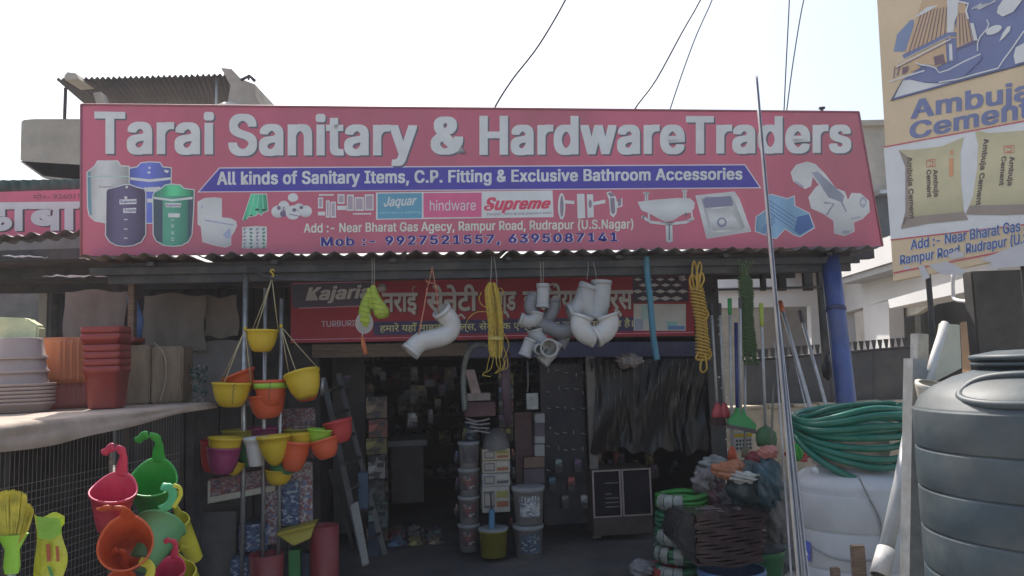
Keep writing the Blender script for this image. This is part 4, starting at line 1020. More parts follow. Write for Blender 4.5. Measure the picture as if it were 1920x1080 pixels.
# loose handles
for pts, mt, lb in (([(262, 1052), (275, 1056), (283, 1066), (280, 1080), (268, 1100)], hk_yel, 'yellow green plastic hook in front of the orange open planter'),
                    ([(303, 912), (320, 916), (324, 932), (316, 948), (300, 955)], M('sea_green_plastic', (.06, .42, .18), rough=.35), 'sea green plastic handle curling in front of the bright green planter'),
                    ([(325, 910), (337, 915), (338, 930), (325, 952)], hk_yel, 'thin yellow plastic hook right of the green planter')):
    pts = cprof([pty(x, y, 4.0) for x, y in pts], 5)
    B().tube(pts, .022 if mt is not MATS['lemon_plastic'] or 'thin' not in lb else .010, 12, flat=.3, up=U).obj('plastic_hook', mt, label=lb, cat='hook')

# ================================================================== BROOM AND PACKET (far lower left)
t = T('broom', 'yellow grass broom held upside down at the bottom left corner', 'broom', pty(15, 1080, 3.4))
b = B(); c0 = pty(22, 1035, 3.4)
for i in range(520):
    q = random.uniform(-1, 1); e_ = pty(20 + q * 44, 920 + 20 * q * q + random.uniform(-3, 8) + (14 if q > .7 else 0), 3.4 + random.uniform(-.05, .05))
    s_ = pty(20 + q * 9, 1030 + random.uniform(-4, 4), 3.4 + random.uniform(-.01, .01)); mid = (s_ + e_) / 2 + U * q * .012
    b.tube([s_, mid, e_], [.002, .0026, .001], 3, caps=False, smooth=False)
b.obj('bristle', M('broom_straw', (.62, .55, .07), rough=.7, var=.3, scale=20), t, kind='stuff')
B().lathe([(.028, 0), (.034, .03), (.03, .10), (.06, .16), (.064, .165), (.055, .16), (.02, .10)], pty(22, 1062, 3.4) - Z * .03, n=24, sx=.5).obj('collar', M('lime_plastic', (.30, .62, .05), rough=.4), t)
B().tube([pty(20, 1060, 3.4), pty(30, 1200, 3.4)], .014, 10).obj('handle', M('pale_handle', (.45, .47, .44), rough=.4), t)
t = T('packet', 'bright yellow and lime plastic packet with red bars standing by the mesh', 'packet', pty(95, 1080, 3.7))
vs_ = []; fs_ = []; nx, ny = 10, 22
for s2 in (-1, 1):
    for j in range(ny + 1):
        q = j / ny; x0 = 64 + 4 * math.sin(q * 6) + 3 * q; x1 = 121 - (6 * math.sin(q * 9) if q > .1 else 0)
        for i in range(nx + 1):
            p_ = i / nx; bul = .03 * math.sin(math.pi * p_) * min(1, q * 6) * (1 + .15 * math.sin(q * 20 + p_ * 7))
            vs_.append(pty(x0 + (x1 - x0) * p_, 965 + 5 * math.sin(p_ * 7) + q * 150, 3.7) - N * s2 * -bul if s2 < 0 else pty(x0 + (x1 - x0) * p_, 965 + 5 * math.sin(p_ * 7) + q * 150, 3.7) + N * (bul + .002))
h_ = (nx + 1) * (ny + 1)
for j in range(ny):
    for i in range(nx):
        q = j * (nx + 1) + i; fs_.append((q, q + nx + 1, q + nx + 2, q + 1)); fs_.append((h_ + q, h_ + q + 1, h_ + q + nx + 2, h_ + q + nx + 1))
B().add(vs_, fs_, True).obj('wrapper', M('packet_yellow', (.62, .62, .05), rough=.25, var=.1, scale=9, bump=.5), t)
PK = Plane(Vector((0, 1, 0)), 3.66)
art(PK, [[(68, 968), (112, 972), (116, 1000), (96, 1012), (72, 1010)]], M('packet_lime', (.30, .60, .08), rough=.25), t, 0.004)
art(PK, [[(86, 1020), (94, 1020), (96, 1052), (88, 1053)], [(104, 1024), (110, 1024), (112, 1052), (106, 1053)]], M('packet_red', (.5, .12, .06), rough=.3), t, 0.008)
art(PK, [[(88, 1062), (94, 1062), (104, 1085), (96, 1085)]], M('packet_green', (.08, .3, .08), rough=.3), t, 0.008)

# ================================================================== HANGING POTS
PC = {'yellow': M('pot_yellow', (.68, .46, .02), rough=.4, var=.05, dust=.06), 'orange': M('pot_orange', (.70, .11, .035), rough=.4, var=.05, dust=.06),
      'red': M('pot_red', (.50, .04, .04), rough=.4, var=.05, dust=.06), 'purple': M('pot_purple', (.30, .035, .13), rough=.4, var=.05, dust=.06), 'white': M('pot_white', (.66, .65, .64), rough=.4, var=.05),
      'lime': M('pot_lime', (.35, .62, .04), rough=.4, var=.05), 'green': M('pot_green', (.03, .22, .07), rough=.4, var=.05), 'terra': M('pot_terra', (.42, .12, .06), rough=.5, var=.08), 'mustard': M('pot_mustard', (.42, .33, .03), rough=.45, var=.05)}
m_str = M('pot_string', (.5, .42, .24), rough=.8)
def pot(x, y, hw, h, tilt, col, d, label, shape='bowl', strings=None, chain=False, face=0, group='hanging plastic pots'):
    c = pt(x, y, d); m_ = mpp(c); r_ = hw * m_; H = h * m_
    t = T('hanging_pot', label, 'pot', c - Z * H, group)
    ax = (Z * math.cos(R(tilt)) - U * math.sin(R(tilt))); ax = (ax * math.cos(R(face)) - N * math.sin(R(face))).normalized()
    if shape == 'bowl': pr = [(.001, -1), (.42, -1), (.60, -.93), (.80, -.68), (.93, -.35), (.97, -.12)]
    elif shape == 'point': pr = [(.001, -1), (.16, -.99), (.45, -.86), (.72, -.60), (.9, -.30), (.97, -.1)]
    else: pr = [(.001, -1), (.55, -1), (.58, -.97), (.80, -.3), (.84, -.2), (.90, -.18)]
    full = [(a * r_, b_ * H) for a, b_ in pr] + [(r_ * 1.0, -.10 * H), (r_ * 1.03, -.08 * H), (r_ * 1.03, 0), (r_ * .97, 0), (r_ * .92, -.12 * H)] + [(a * r_ * .93, b_ * H * .93) for a, b_ in pr[::-1][1:]]
    B().lathe(full, c, ax, n=32).obj('bowl', PC[col], t)
    if strings:
        top = pt(strings[0], strings[1], d)
        xr = (U - ax * U.dot(ax)).normalized(); yr = ax.cross(xr)
        for k in range(3):
            an = R(-100 + k * 120) if not chain else R(180 + k * 120)
            q = c + xr * math.cos(an) * r_ * 1.0 + yr * math.sin(an) * r_ * 1.0
            B().tube([q, (q + top) / 2 + U * random.uniform(-.004, .004), top], .0042, 5).obj('string', m_str, t)
        B().lathe([(.001, -.012), (.012, -.008), (.013, .01), (.006, .02), (.001, .022)], top, n=10).obj('knot', PC['yellow'], t)
        if len(strings) > 2:
            B().tube(cprof([top, top + Z * .03 + U * .012, top + Z * .06 - U * .012, top + Z * .075 + U * .004, top + Z * .06 + U * .018], 4), .006, 7).obj('hook', PC['yellow'], t)
    return t
D = -.12
pot(492, 618, 29, 42, -2, 'yellow', D, 'yellow bowl pot hung by strings from a yellow hook, highest of the pots', strings=(510, 522, 1))
pot(446, 700, 31, 40, 22, 'orange', D + .12, 'tilted orange pot tucked behind the yellow pot at left', shape='cup')
pot(435, 717, 35, 46, -3, 'yellow', D - .06, 'yellow bowl pot with a dark chain, left of the silver poles', strings=(460, 617))
pot(507, 712, 30, 50, 0, 'orange', D, 'orange bowl pot with a lime green band, in the middle of the cluster')
pot(500, 740, 34, 44, 4, 'orange', D + .06, 'wider orange bowl under the lime banded pot')
pot(565, 698, 33, 50, 14, 'yellow', D - .05, 'large yellow bowl tilted up to the right on three strings', strings=(527, 612), face=-10)
pot(572, 712, 27, 40, 5, 'orange', D + .1, 'orange pot peeping out below the large tilted yellow bowl')
c = pt(507, 722, D); m_ = mpp(c)
B().lathe([(28.5 * m_, -6 * m_), (30.5 * m_, -6 * m_), (30.5 * m_, 4 * m_), (28.5 * m_, 4 * m_)], c, n=32).obj('band', PC['lime'], label='lime green band around the middle orange pot', cat='band')
for (x, y) in ((438, 722), (506, 716)):
    b = B()
    for i in range(9):
        q = pt(x - i * .4, y + i * 4.2, D - .27 + .006 * i)
        b.lathe([(.004, 0), (.0065, .004), (.004, .008)], q, N if i % 2 else U, n=8)
    b.obj('chain', m_iron, label='short dark chain hanging on the ' + ('yellow pot at left' if x < 470 else 'lime banded orange pot'), cat='chain')
# lower row
pot(403, 826, 26, 58, -6, 'red', D + .02, 'red pot at the left end of the lower row, half behind the purple one', shape='bowl')
pot(423, 820, 31, 40, -5, 'yellow', D - .10, 'yellow rim pot nested in the purple pot of the lower row', shape='bowl')
pot(420, 838, 31, 50, -4, 'purple', D - .10, 'purple pot in front at the left of the lower row', shape='bowl')
pot(442, 862, 20, 28, -20, 'yellow', D + .02, 'small yellow pot hanging lowest beside the purple one', shape='bowl')
pot(462, 834, 18, 40, 0, 'green', D + .08, 'dark green pot deep between the purple and white pots', shape='bowl')
pot(478, 819, 22, 54, 2, 'white', D - .06, 'white tapered pot between the purple and yellow ones', shape='cup')
pot(513, 816, 31, 57, 3, 'yellow', D - .14, 'bright yellow pointed pot in the centre of the lower row', shape='point')
pot(562, 812, 23, 30, 2, 'yellow', D - .04, 'yellow rim pot nested in the orange pot of the lower row', shape='bowl')
pot(555, 826, 28, 56, -8, 'orange', D - .08, 'bright orange pot right of the pointed yellow one', shape='bowl')
pot(530, 868, 24, 24, 0, 'green', D + .02, 'dark green pot under the yellow and orange pots', shape='bowl')
pot(523, 880, 26, 28, -4, 'yellow', D + .04, 'mustard yellow bowl hanging lowest in the centre', shape='bowl')
pot(601, 804, 24, 30, -6, 'lime', D - .02, 'lime green pot nested in a small orange pot at right', shape='bowl')
pot(605, 822, 27, 38, 14, 'orange', D - .04, 'small orange pot holding the lime one, right of the row', shape='bowl')
pot(632, 788, 27, 42, 12, 'red', D + .04, 'red pot tilted at the right end, against the ladder', shape='bowl')
pot(450, 806, 34, 22, 0, 'mustard', D + .2, 'mustard bowl in the shade behind the purple pot', shape='bowl')
pot(500, 801, 36, 22, 0, 'purple', D + .22, 'shaded purple bowl behind the pointed yellow pot', shape='bowl')
pot(560, 803, 30, 24, 0, 'mustard', D + .2, 'mustard bowl in the shade behind the right hand pots', shape='bowl')
# silver display poles and their arm
m_sil = M('galvanised', (.50, .50, .50), rough=.35, metal=.75, var=.25, scale=12)
for i, (x0, y0, x1, y1, r_, lb) in enumerate(((461, 500, 456, 900, .022, 'galvanised display pole left of the highest yellow pot'), (498, 540, 494, 900, .017, 'galvanised display pole behind the highest yellow pot'), (528, 560, 524, 900, .016, 'galvanised display pole right of the highest yellow pot'))):
    a = pt(x0, y0, D + .14); b_ = pt(x1, y1, D + .1); g = a + (b_ - a) * (a.z / (a.z - b_.z))
    B().tube([a, g], r_, 12).obj('display_pole', m_sil, label=lb, cat='pole')
B().tube(cprof([pt(461, 520, D + .14), pt(461, 506, D + .13), pt(475, 505, D + .05), pt(498, 518, D), pt(540, 524, D), pt(700, 526, D + .2)], 4), .012, 8).obj('hanging_rail', m_iron, label='thin dark rail carrying the strings of the pots', cat='rail')

# ================================================================== ITEMS HUNG UNDER THE AWNING
m_thin = M('pale_cord', (.34, .32, .30), rough=.8)
def cord(x, y0, x1, y1, d, r=.004, mat=None): return cprof([pt(x, y0, d), pt((x + x1) / 2 + 1, (y0 + y1) / 2, d), pt(x1, y1, d)], 3)
# lime nets
m_lime = M('lime_net', (.46, .56, .06), rough=.7, var=.2, scale=30, bump=.6, bscale=80)
t = T('scouring_nets', 'bunch of lime green nylon net rolls hung by a cord from the awning', 'net rolls', pt(703, 625, -.02))
B().tube(cord(697, 485, 697, 540, -.02), .004, 5).obj('cord', m_thin, t); B().tube(cord(701, 485, 701, 540, -.02), .004, 5).obj('cord', m_thin, t)
for pts, rr in (([(690, 552), (684, 575), (685, 600), (688, 618)], [.025, .045, .06, .03]), ([(699, 535), (704, 560), (715, 585), (718, 597)], [.018, .045, .068, .035]), ([(693, 540), (693, 560), (698, 580)], [.02, .035, .02])):
    pp = cpx(pts, -.02, 5); n_ = len(pp); r2 = [rr[min(int(i / 5), len(rr) - 1)] * (1 - (i % 5) / 5) + rr[min(int(i / 5) + 1, len(rr) - 1)] * ((i % 5) / 5) for i in range(n_)]
    B().tube(pp, r2, 16).obj('net_roll', m_lime, t)
    b = B()
    for i in range(3, n_ - 1, 2):
        b.tube([pp[i] + Vector((math.cos(q), math.sin(q), .15 * math.sin(q * 2))) * (r2[i] * 1.06) for q in [k * math.pi / 6 for k in range(12)]], .004, 4, closed=True)
    b.obj('net_thread', M('lime_thread', (.25, .36, .04), rough=.7), t, kind='stuff')
# trowel
t = T('trowel', 'small trowel with an orange handle hanging below the lime nets', 'trowel', pt(684, 665, -.04))
B().slab([pt(x, y, -.06) for x, y in ell(683, 606, 17, 20, 20, a0=0, a1=360)], N * .004).obj('blade', M('trowel_steel', (.38, .34, .32), rough=.4, metal=.3), t)
B().tube([pt(680, 620, -.06), pt(679, 635, -.06)], .006, 6).obj('neck', m_sil, t)
B().tube([pt(679, 632, -.06), pt(682, 648, -.06), pt(686, 664, -.06)], [.014, .02, .017], 12).obj('handle', M('trowel_orange', (.62, .16, .05), rough=.4), t)
# big S bend
m_pvc = M('white_pvc', (.62, .60, .58), rough=.35, var=.08, dust=.12)
m_gpvc = M('grey_pvc', (.42, .42, .42), rough=.4, var=.12, dust=.15)
m_dpvc = M('dark_grey_pvc', (.20, .20, .22), rough=.4, var=.12, dust=.1)
t = T('swan_neck_pipe', 'large white S shaped PVC bend hanging on an orange cord', 'pipe bend', pt(805, 668, -.05))
pp = cprof([pt(x, y, -.05 + e_) for x, y, e_ in ((826, 580, -.02), (834, 590, 0), (845, 604, .02), (844, 620, .02), (830, 631, 0), (808, 636, 0), (789, 641, 0), (777, 651, -.01), (768, 661, -.02))], 4)
B().pipe(pp, 0.083, .09, 24).obj('bend', m_pvc, t)
for q, s_ in ((0, 3), (-1, -4)):
    e_ = pp[q]; f_ = pp[s_]; B().pipe([e_, e_ + (f_ - e_) * .9], .088, .12, 24).obj('socket', m_pvc, t)
m_oc = M('orange_cord', (.55, .22, .14), rough=.8)
B().tube(cord(810, 500, 801, 540, -.05), .004, 5).tube(cord(801, 540, 784, 630, -.1), .006, 5).tube(cord(810, 500, 823, 590, -.05), .005, 5).tube(cpx([(798, 524), (803, 530), (815, 532), (821, 545)], -.05), .005, 5).obj('cord', m_oc, t)
# yellow hank
t = T('yellow_rope_hank', 'long hank of thin yellow rope with loose ends, hung right of the S bend', 'rope', pt(930, 705, -.05))
B().tube(cord(922, 480, 918, 540, -.05), .004, 5).tube(cord(926, 480, 932, 540, -.05), .004, 5).obj('cord', m_thin, t)
m_yr = M('yellow_twine', (.58, .40, .05), rough=.7, var=.25, scale=40)
b = B()
for i in range(70):
    q = random.uniform(-1, 1); dd = -.05 + random.uniform(-.05, .05) * math.sqrt(max(0, 1 - q * q))
    pts = [(922 + q * 6, 530), (923 + q * 13, 545 + random.uniform(-3, 3)), (927 + q * 14, 580), (929 + q * 14, 610), (930 + q * 14, 634), (930 + q * 13, 655), (931 + q * 10, 668 + random.uniform(-4, 4))]
    b.tube(cpx([(x + random.uniform(-1, 1), y) for x, y in pts], dd, 2), .0042, 4, caps=False)
b.obj('strand', m_yr, t, kind='stuff')
b = B()
for i in range(3): b.tube([pt(930 + 14.5 * math.cos(a_), 634 + i * 2 + 2 * math.sin(a_), -.05 + .062 * math.sin(a_)) for a_ in [k * math.pi / 8 for k in range(16)]], .004, 5, closed=True)
b.obj('binding', M('twine_pale', (.72, .60, .2), rough=.7), t)
b = B()
for pts in ([(922, 655), (915, 680), (912, 695), (905, 703), (920, 706)], [(926, 665), (921, 690), (912, 698)], [(935, 665), (938, 688), (928, 700), (945, 690), (944, 672)], [(945, 625), (954, 645), (950, 660), (945, 672)], [(940, 640), (950, 668), (952, 688), (944, 693)], [(918, 580), (904, 572), (898, 560), (903, 548)], [(914, 585), (895, 585), (880, 595), (874, 607)], [(930, 668), (932, 685), (940, 692), (948, 676)], [(938, 560), (944, 548), (938, 540), (932, 545)]):
    b.tube(cpx([(x, y, random.uniform(-.03, .03)) for x, y in pts], -.08, 5), .0038, 5)
b.obj('loose_end', m_yr, t)
# cluster of elbows
t = T('pipe_fittings_bunch', 'bunch of grey PVC elbows and tees strung together under the awning', 'pipe fittings', pt(1020, 685, -.05))
B().tube(cord(1012, 490, 1014, 530, -.02), .005, 5).tube(cord(1018, 490, 1018, 530, -.02), .004, 5).obj('cord', m_thin, t)
def el(pts, r_px, mat, d=-.05, nm='elbow', sockets=True):
    pp = cpx(pts, d, 5); m_ = mpp(pp[0]); bd = B().pipe(pp, r_px * m_, .12, 20).obj(nm, mat, t)
    k_ = max(2, len(pp) // 6)
    if len(pp) > 8:
        for q_ in (pp[:k_ + 1], pp[-k_ - 1:]): B().pipe(q_, r_px * m_ * 1.09, .1, 20).obj('socket', mat, bd)
el([(1018, 532), (1018, 555), (1017, 577)], 11.5, m_gpvc, -.1, 'coupler')
el([(1003, 552), (997, 565), (995, 578), (1003, 590)], 12, m_dpvc)
el([(1036, 560), (1036, 580), (1025, 598), (1010, 604)], 13, m_dpvc, .02)
el([(974, 598), (990, 603), (1004, 598), (1008, 585)], 12, m_gpvc, -.08)
el([(1000, 604), (1025, 612), (1050, 622), (1066, 618, .02)], 14, m_dpvc, -.02)
el([(1002, 618), (1006, 630), (1018, 645), (1022, 655)], 14, m_gpvc, -.04, 'tee')
el([(983, 668), (989, 652), (996, 636)], 11.5, m_gpvc, -.12)
el([(1012, 655, -.08), (1000, 650), (992, 645)], 9.5, m_gpvc, -.1)
el([(1030, 652, -.12), (1029, 652), (1030, 660, .1)], 16, m_gpvc, -.08, 'tee'); el([(1040, 640), (1030, 660), (1014, 678)], 15, m_gpvc, -.02)
el([(1048, 650), (1054, 640), (1062, 624)], 12, m_dpvc, .04)
B().tube(cpx([(989, 672), (990, 720), (988, 735)], 0), .008, 6).obj('cord', m_iron, t)
# two trap bends
for lb, pts in (('left one of the two grey PVC trap bends tied together', [(1065, 582), (1082, 575), (1096, 560), (1101, 540), (1098, 533)]),):
    pass
t = T('trap_bends', 'pair of large grey PVC trap bends tied side by side, right of the elbows', 'pipe bend', pt(1110, 642, -.05))
B().tube(cord(1103, 490, 1100, 525, -.02), .004, 5).tube(cord(1112, 490, 1118, 525, -.02), .004, 5).obj('cord', m_thin, t)
el([(1066, 588), (1080, 582), (1090, 568), (1098, 548), (1104, 535)], 17, m_gpvc, -.02, 'bend')
el([(1104, 536), (1100, 560), (1104, 585), (1110, 600)], 17, m_gpvc, -.04, 'bend')
el([(1128, 526), (1127, 550), (1124, 572), (1118, 598)], 18, m_gpvc, -.05, 'bend')
el([(1092, 592), (1088, 610), (1098, 626), (1116, 632)], 19, m_pvc, -.1, 'bend')
el([(1138, 590), (1142, 606), (1134, 622), (1116, 632)], 19, m_pvc, -.12, 'bend')
# blue hose
B().tube(cpx([(1212, 480), (1214, 520), (1219, 560), (1222, 600), (1226, 640), (1232, 675)], -.02), .028, 12).obj('blue_pipe', M('cyan_pipe', (.045, .20, .29), rough=.4, var=.15), label='curved teal blue pipe hanging in front of the banner at right', cat='pipe')
# light bulbs / lamps
for i, (x, y, d, lb) in enumerate(((718, 518, .9, 'round white lamp at the top of the banner, upper of the left pair'), (716, 540, .9, 'round lamp at the top of the banner, lower of the left pair'), (1278, 504, .9, 'glass bulb at the top right corner of the banner, upper of two'), (1278, 519, .9, 'glass bulb at the top right corner of the banner, lower of two'))):
    c = pt(x, y, d); r_ = (9 if i < 2 else 6.5) * mpp(c)
    t = T('lamp', lb, 'lamp', c, None)
    B().lathe([(.001, -r_), (r_ * .6, -r_ * .8), (r_, -r_ * .1), (r_ * .85, r_ * .5), (r_ * .4, r_ * .95), (.001, r_)], c, -N, n=18).obj('bulb', M('bulb_glass', (.55, .50, .50), rough=.15), t)
    B().tube([c + N * r_ * .5, c + N * .2], .012, 8).obj('holder', m_iron, t)
# yellow coiled rope
def coil_rope(x0, y0, x1, y1, w_, turns, d, mat, name, label, loops, r_=.009, tail=True, bend=0):
    t = T(name, label, 'rope', pt(x1, y1, d))
    pts = []; n_ = turns * 10
    for i in range(n_ + 1):
        q = i / n_; x = x0 + (x1 - x0) * q + bend * math.sin(math.pi * q); y = y0 + (y1 - y0) * q; a_ = 2 * math.pi * turns * q
        ww = w_ * (1 + .12 * math.sin(q * 9) + .05 * math.sin(q * 37))
        pts.append(pt(x + ww * math.cos(a_), y + 2.5 * math.sin(a_ + 1), d + mpp(pt(x, y, d)) * ww * .75 * math.sin(a_)))
    B().tube(pts, r_, 6).obj('wrapping', mat, t)
    b = B()
    for i in range(22):
        a_ = random.uniform(0, 6.28); q = random.uniform(.2, .85) * w_
        b.tube(cpx([(x0 + q * math.cos(a_), y0 - 4), ((x0 + x1) / 2 + bend + q * math.cos(a_), (y0 + y1) / 2), (x1 + q * math.cos(a_), y1 + 4)], d + .025 * math.sin(a_), 3), r_ * .9, 5)
    b.obj('core', mat, t)
    b = B()
    for lp in loops: b.tube(cpx([(x, y, random.uniform(-.03, .02)) for x, y in lp], d - .03, 5), r_, 6)
    b.obj('loop', mat, t)
    return t
m_yrope = M('yellow_rope', (.62, .38, .06), rough=.65, var=.25, scale=60, bump=.5, bscale=150)
coil_rope(1306, 540, 1319, 672, 12, 21, -.05, m_yrope, 'yellow_rope_coil', 'thick yellow rope wound into a long coil, hanging beside the banner',
          [[(1304, 545), (1298, 520), (1299, 495), (1303, 492), (1308, 520), (1306, 545)], [(1308, 545), (1306, 515), (1311, 492), (1315, 500), (1312, 525), (1310, 545)], [(1298, 545), (1293, 528), (1298, 515), (1306, 525)], [(1312, 540), (1320, 525), (1316, 512), (1308, 520)],
           [(1317, 665), (1313, 690), (1318, 698), (1325, 690), (1322, 665)], [(1310, 660), (1305, 672), (1318, 675), (1333, 668), (1330, 655)], [(1322, 575), (1328, 590), (1322, 600)]], bend=2)
m_grope = M('green_rope', (.10, .17, .06), rough=.7, var=.3, scale=60, bump=.5, bscale=150)
coil_rope(1397, 520, 1406, 665, 12.5, 34, -.05, m_grope, 'green_rope_coil', 'olive green rope bound in a tall bundle, hanging left of the aluminium poles',
          [[(1385 + i * 7, 488 + (i % 2) * 5), (1388 + i * 4, 505), (1392 + i * 2.5, 520)] for i in range(5)] + [[(1396 + i * 5, 660), (1393 + i * 6, 672 + (i % 3) * 4), (1398 + i * 6, 684), (1402 + i * 4, 672)] for i in range(5)], r_=.007)
# ================================================================== RIGHT SIDE: TANKS
m_tank = M('slate_tank', (.052, .076, .092), rough=.48, var=.25, scale=3, dust=.16, bump=.12)
c = pty(1982, 800, 3.35); cx, cy = c.x, c.y; TR = .545
zt_ = 1.555
t = T('grey_water_tank', 'big dark grey ribbed plastic water tank cut by the right edge', 'water tank', Vector((cx, cy, .2)))
prof = [(TR * .96, 0), (TR, .03)]
z = .03; ztop = 1.64 - .2
nr = 8; st = (ztop - .06) / nr
for i in range(nr):
    z0 = .05 + i * st
    prof += [(TR, z0), (TR + .002, z0 + st * .03), (TR + .003, z0 + st * .5), (TR + .002, z0 + st * .90), (TR + .001, z0 + st * .93), (TR - .008, z0 + st * .955), (TR - .008, z0 + st * .98)]
prof += [(TR - .012, ztop - .01), (TR - .03, ztop + .03), (TR - .09, ztop + .075), (TR - .17, ztop + .115), (TR - .25, ztop + .14), (.27, ztop + .15)]
B().lathe(prof, (cx, cy, .2), n=96).obj('body', m_tank, t)
B().lathe([(.27, ztop + .145), (.28, ztop + .16), (.30, ztop + .162), (.30, ztop + .175), (.275, ztop + .178), (.275, ztop + .185), (.305, ztop + .187), (.305, ztop + .205), (.28, ztop + .21), (.2, ztop + .225), (.001, ztop + .23)], (cx, cy, .2), n=64).obj('lid', m_tank, t)
# raised oval boss on the shoulder facing the street
fd = Vector((-.66, -.75, 0)).normalized(); fs = Vector((fd.y * -1, fd.x, 0))
b = B(); ringp = []
for k in range(48):
    a_ = 2 * math.pi * k / 48; ex = math.copysign(abs(math.cos(a_)) ** .7, math.cos(a_)) * .27; ey = math.copysign(abs(math.sin(a_)) ** .7, math.sin(a_)) * .075
    ang_ = ex / .42; r_ = TR - .105 - ey * 1.1
    dirv = fd * math.cos(ang_) + fs * math.sin(ang_)
    ringp.append(Vector((cx, cy, .2 + ztop + .075 + ey * .75 - .004)) + dirv * r_)
b.tube(ringp, .018, 8, closed=True); b.obj('boss', m_tank, t)
B().lathe([(TR * .9, 0), (TR * .95, .2), (TR * .95, .2)], (cx, cy, .0), n=32).obj('plinth', m_conc, t)

m_wt = M('white_tank', (.50, .52, .55), rough=.4, var=.08, scale=3, dust=.25, bump=.15)
WY = 5.25; c = pty(1598, 950, WY); cx, cy = c.x, c.y; WR = 106 * mpp(c)
t = T('white_water_tank', 'short white plastic water tank standing under the green hose coil', 'water tank', Vector((cx, cy, 0)))
zz = pty(1598, 905, WY).z
prof = [(WR * .97, .02), (WR, .05)]
for i in range(4):
    z0 = .06 + i * (zz - .08) / 4; h_ = (zz - .08) / 4
    prof += [(WR, z0), (WR + .003, z0 + h_ * .04), (WR + .004, z0 + h_ * .88), (WR - .002, z0 + h_ * .93), (WR - .008, z0 + h_ * .96)]
prof += [(WR, zz), (WR - .02, zz + .035), (WR - .07, zz + .075), (WR - .14, zz + .10), (.2, zz + .11), (.19, zz + .13)]
B().lathe(prof, (cx, cy, 0), n=64).obj('body', m_wt, t)
B().lathe([(.19, zz + .12), (.23, zz + .13), (.24, zz + .17), (.22, zz + .18), (.001, zz + .19)], (cx, cy, 0), n=40).obj('lid', M('tank_lid', (.50, .42, .36), rough=.6, var=.25, dust=.3), t)
B().lathe([(.02, 0), (.028, .01), (.02, .035), (.001, .04)], pty(1528, 888, WY - .25), n=14).obj('lug', m_wt, t)
for pts in ([(1608, 890), (1625, 925), (1650, 975), (1655, 1020), (1648, 1045)], [(1495, 1000), (1530, 1030), (1570, 1048), (1612, 1052), (1640, 1050)]):
    q_ = []
    for x, y in pts:
        r0 = ray(x, y); A = r0.x ** 2 + r0.y ** 2; Bq = -2 * (r0.x * cx + r0.y * cy); Cq = cx * cx + cy * cy - (WR + .012) ** 2
        ds = Bq * Bq - 4 * A * Cq
        s_ = (-Bq - math.sqrt(ds)) / (2 * A) if ds > 0 else cy / r0.y
        q_.append(CAMP + r0 * s_)
    B().tube(cprof(q_, 4), .006, 6).obj('strap', M('strap_grey', (.28, .28, .29), rough=.6), t)
def cyl(x, y, rad, extra=.014):
    r0 = ray(x, y); A = r0.x ** 2 + r0.y ** 2; Bq = -2 * (r0.x * cx + r0.y * cy); Cq = cx * cx + cy * cy - (rad + extra) ** 2
    ds = max(0, Bq * Bq - 4 * A * Cq); return CAMP + r0 * ((-Bq - math.sqrt(ds)) / (2 * A))
b = B(); b.add([cyl(1500 + 20 * i / 4, 1008 + (i * 2.4) + 36 * j, WR) for j in range(2) for i in range(5)], [(i, i + 1, i + 6, i + 5) for i in range(4)]); b.obj('sticker', P('sticker_navy', 60, 66, 130, .4), t, label='navy blue sticker with a white slash mark')
b = B(); b.add([cyl(1503, 1018, WR, .018), cyl(1507, 1018, WR, .018), cyl(1516, 1042, WR, .018), cyl(1511, 1040, WR, .018)], [(0, 1, 2, 3)]); b.obj('mark', P('sticker_white', 190, 190, 200, .45), t)
# ---- green hose coil lying on the lid
m_hose = M('green_hose', (.008, .145, .10), rough=.22, var=.1, dust=.08)
hc = pty(1603, 808, WY); mh = mpp(hc)
pts = []; turns = 10
for k in range(turns):
    ph = random.uniform(-.2, .2); rx = (103 + random.uniform(-4, 2)) * mh; ry = rx * .92
    sag = [.00, .02, .05, .08, .11, .14, .03, .17, .10, .29][k]; up = [.15, .12, .09, .05, .01, -.03, .14, -.05, .11, -.04][k]
    gx = random.uniform(-6, 6) * mh
    for i in range(26):
        a_ = 2 * math.pi * i / 26
        front = max(0, -math.sin(a_)); left = max(0, -math.cos(a_))
        zz_ = up * (1 - left * .45) - sag * front ** 1.2 * (1 - .25 * left) + .012 * math.sin(3 * a_ + ph)
        r_ = 1 + .035 * front * (k % 4) / 3
        pts.append(hc + Vector((math.cos(a_) * rx * r_ + gx, math.sin(a_) * ry * r_ + .06, zz_)))
B().tube(cprof(pts, 2), .0225, 12).obj('hose_coil', m_hose, label='coil of shiny green garden hose resting on top of the white water tank', cat='hose')
B().tube(cprof([hc + Vector((-.35, .1, .06)), hc + Vector((-.26, -.05, .13)), hc + Vector((-.16, -.1, .165)), hc + Vector((-.06, -.12, .18))], 5), .018, 10).obj('hose_end', m_hose, label='loose end of the green hose lying across its coil', cat='hose')
B().lathe([(.24, 0), (.26, .05), (.25, .12), (.22, .17)], (cx, cy, zz + .17), n=32).obj('tub', M('cream_tub', (.46, .40, .34), rough=.6, var=.3, dust=.3), label='dirty cream tub between the white tank and the green hose', cat='tub')

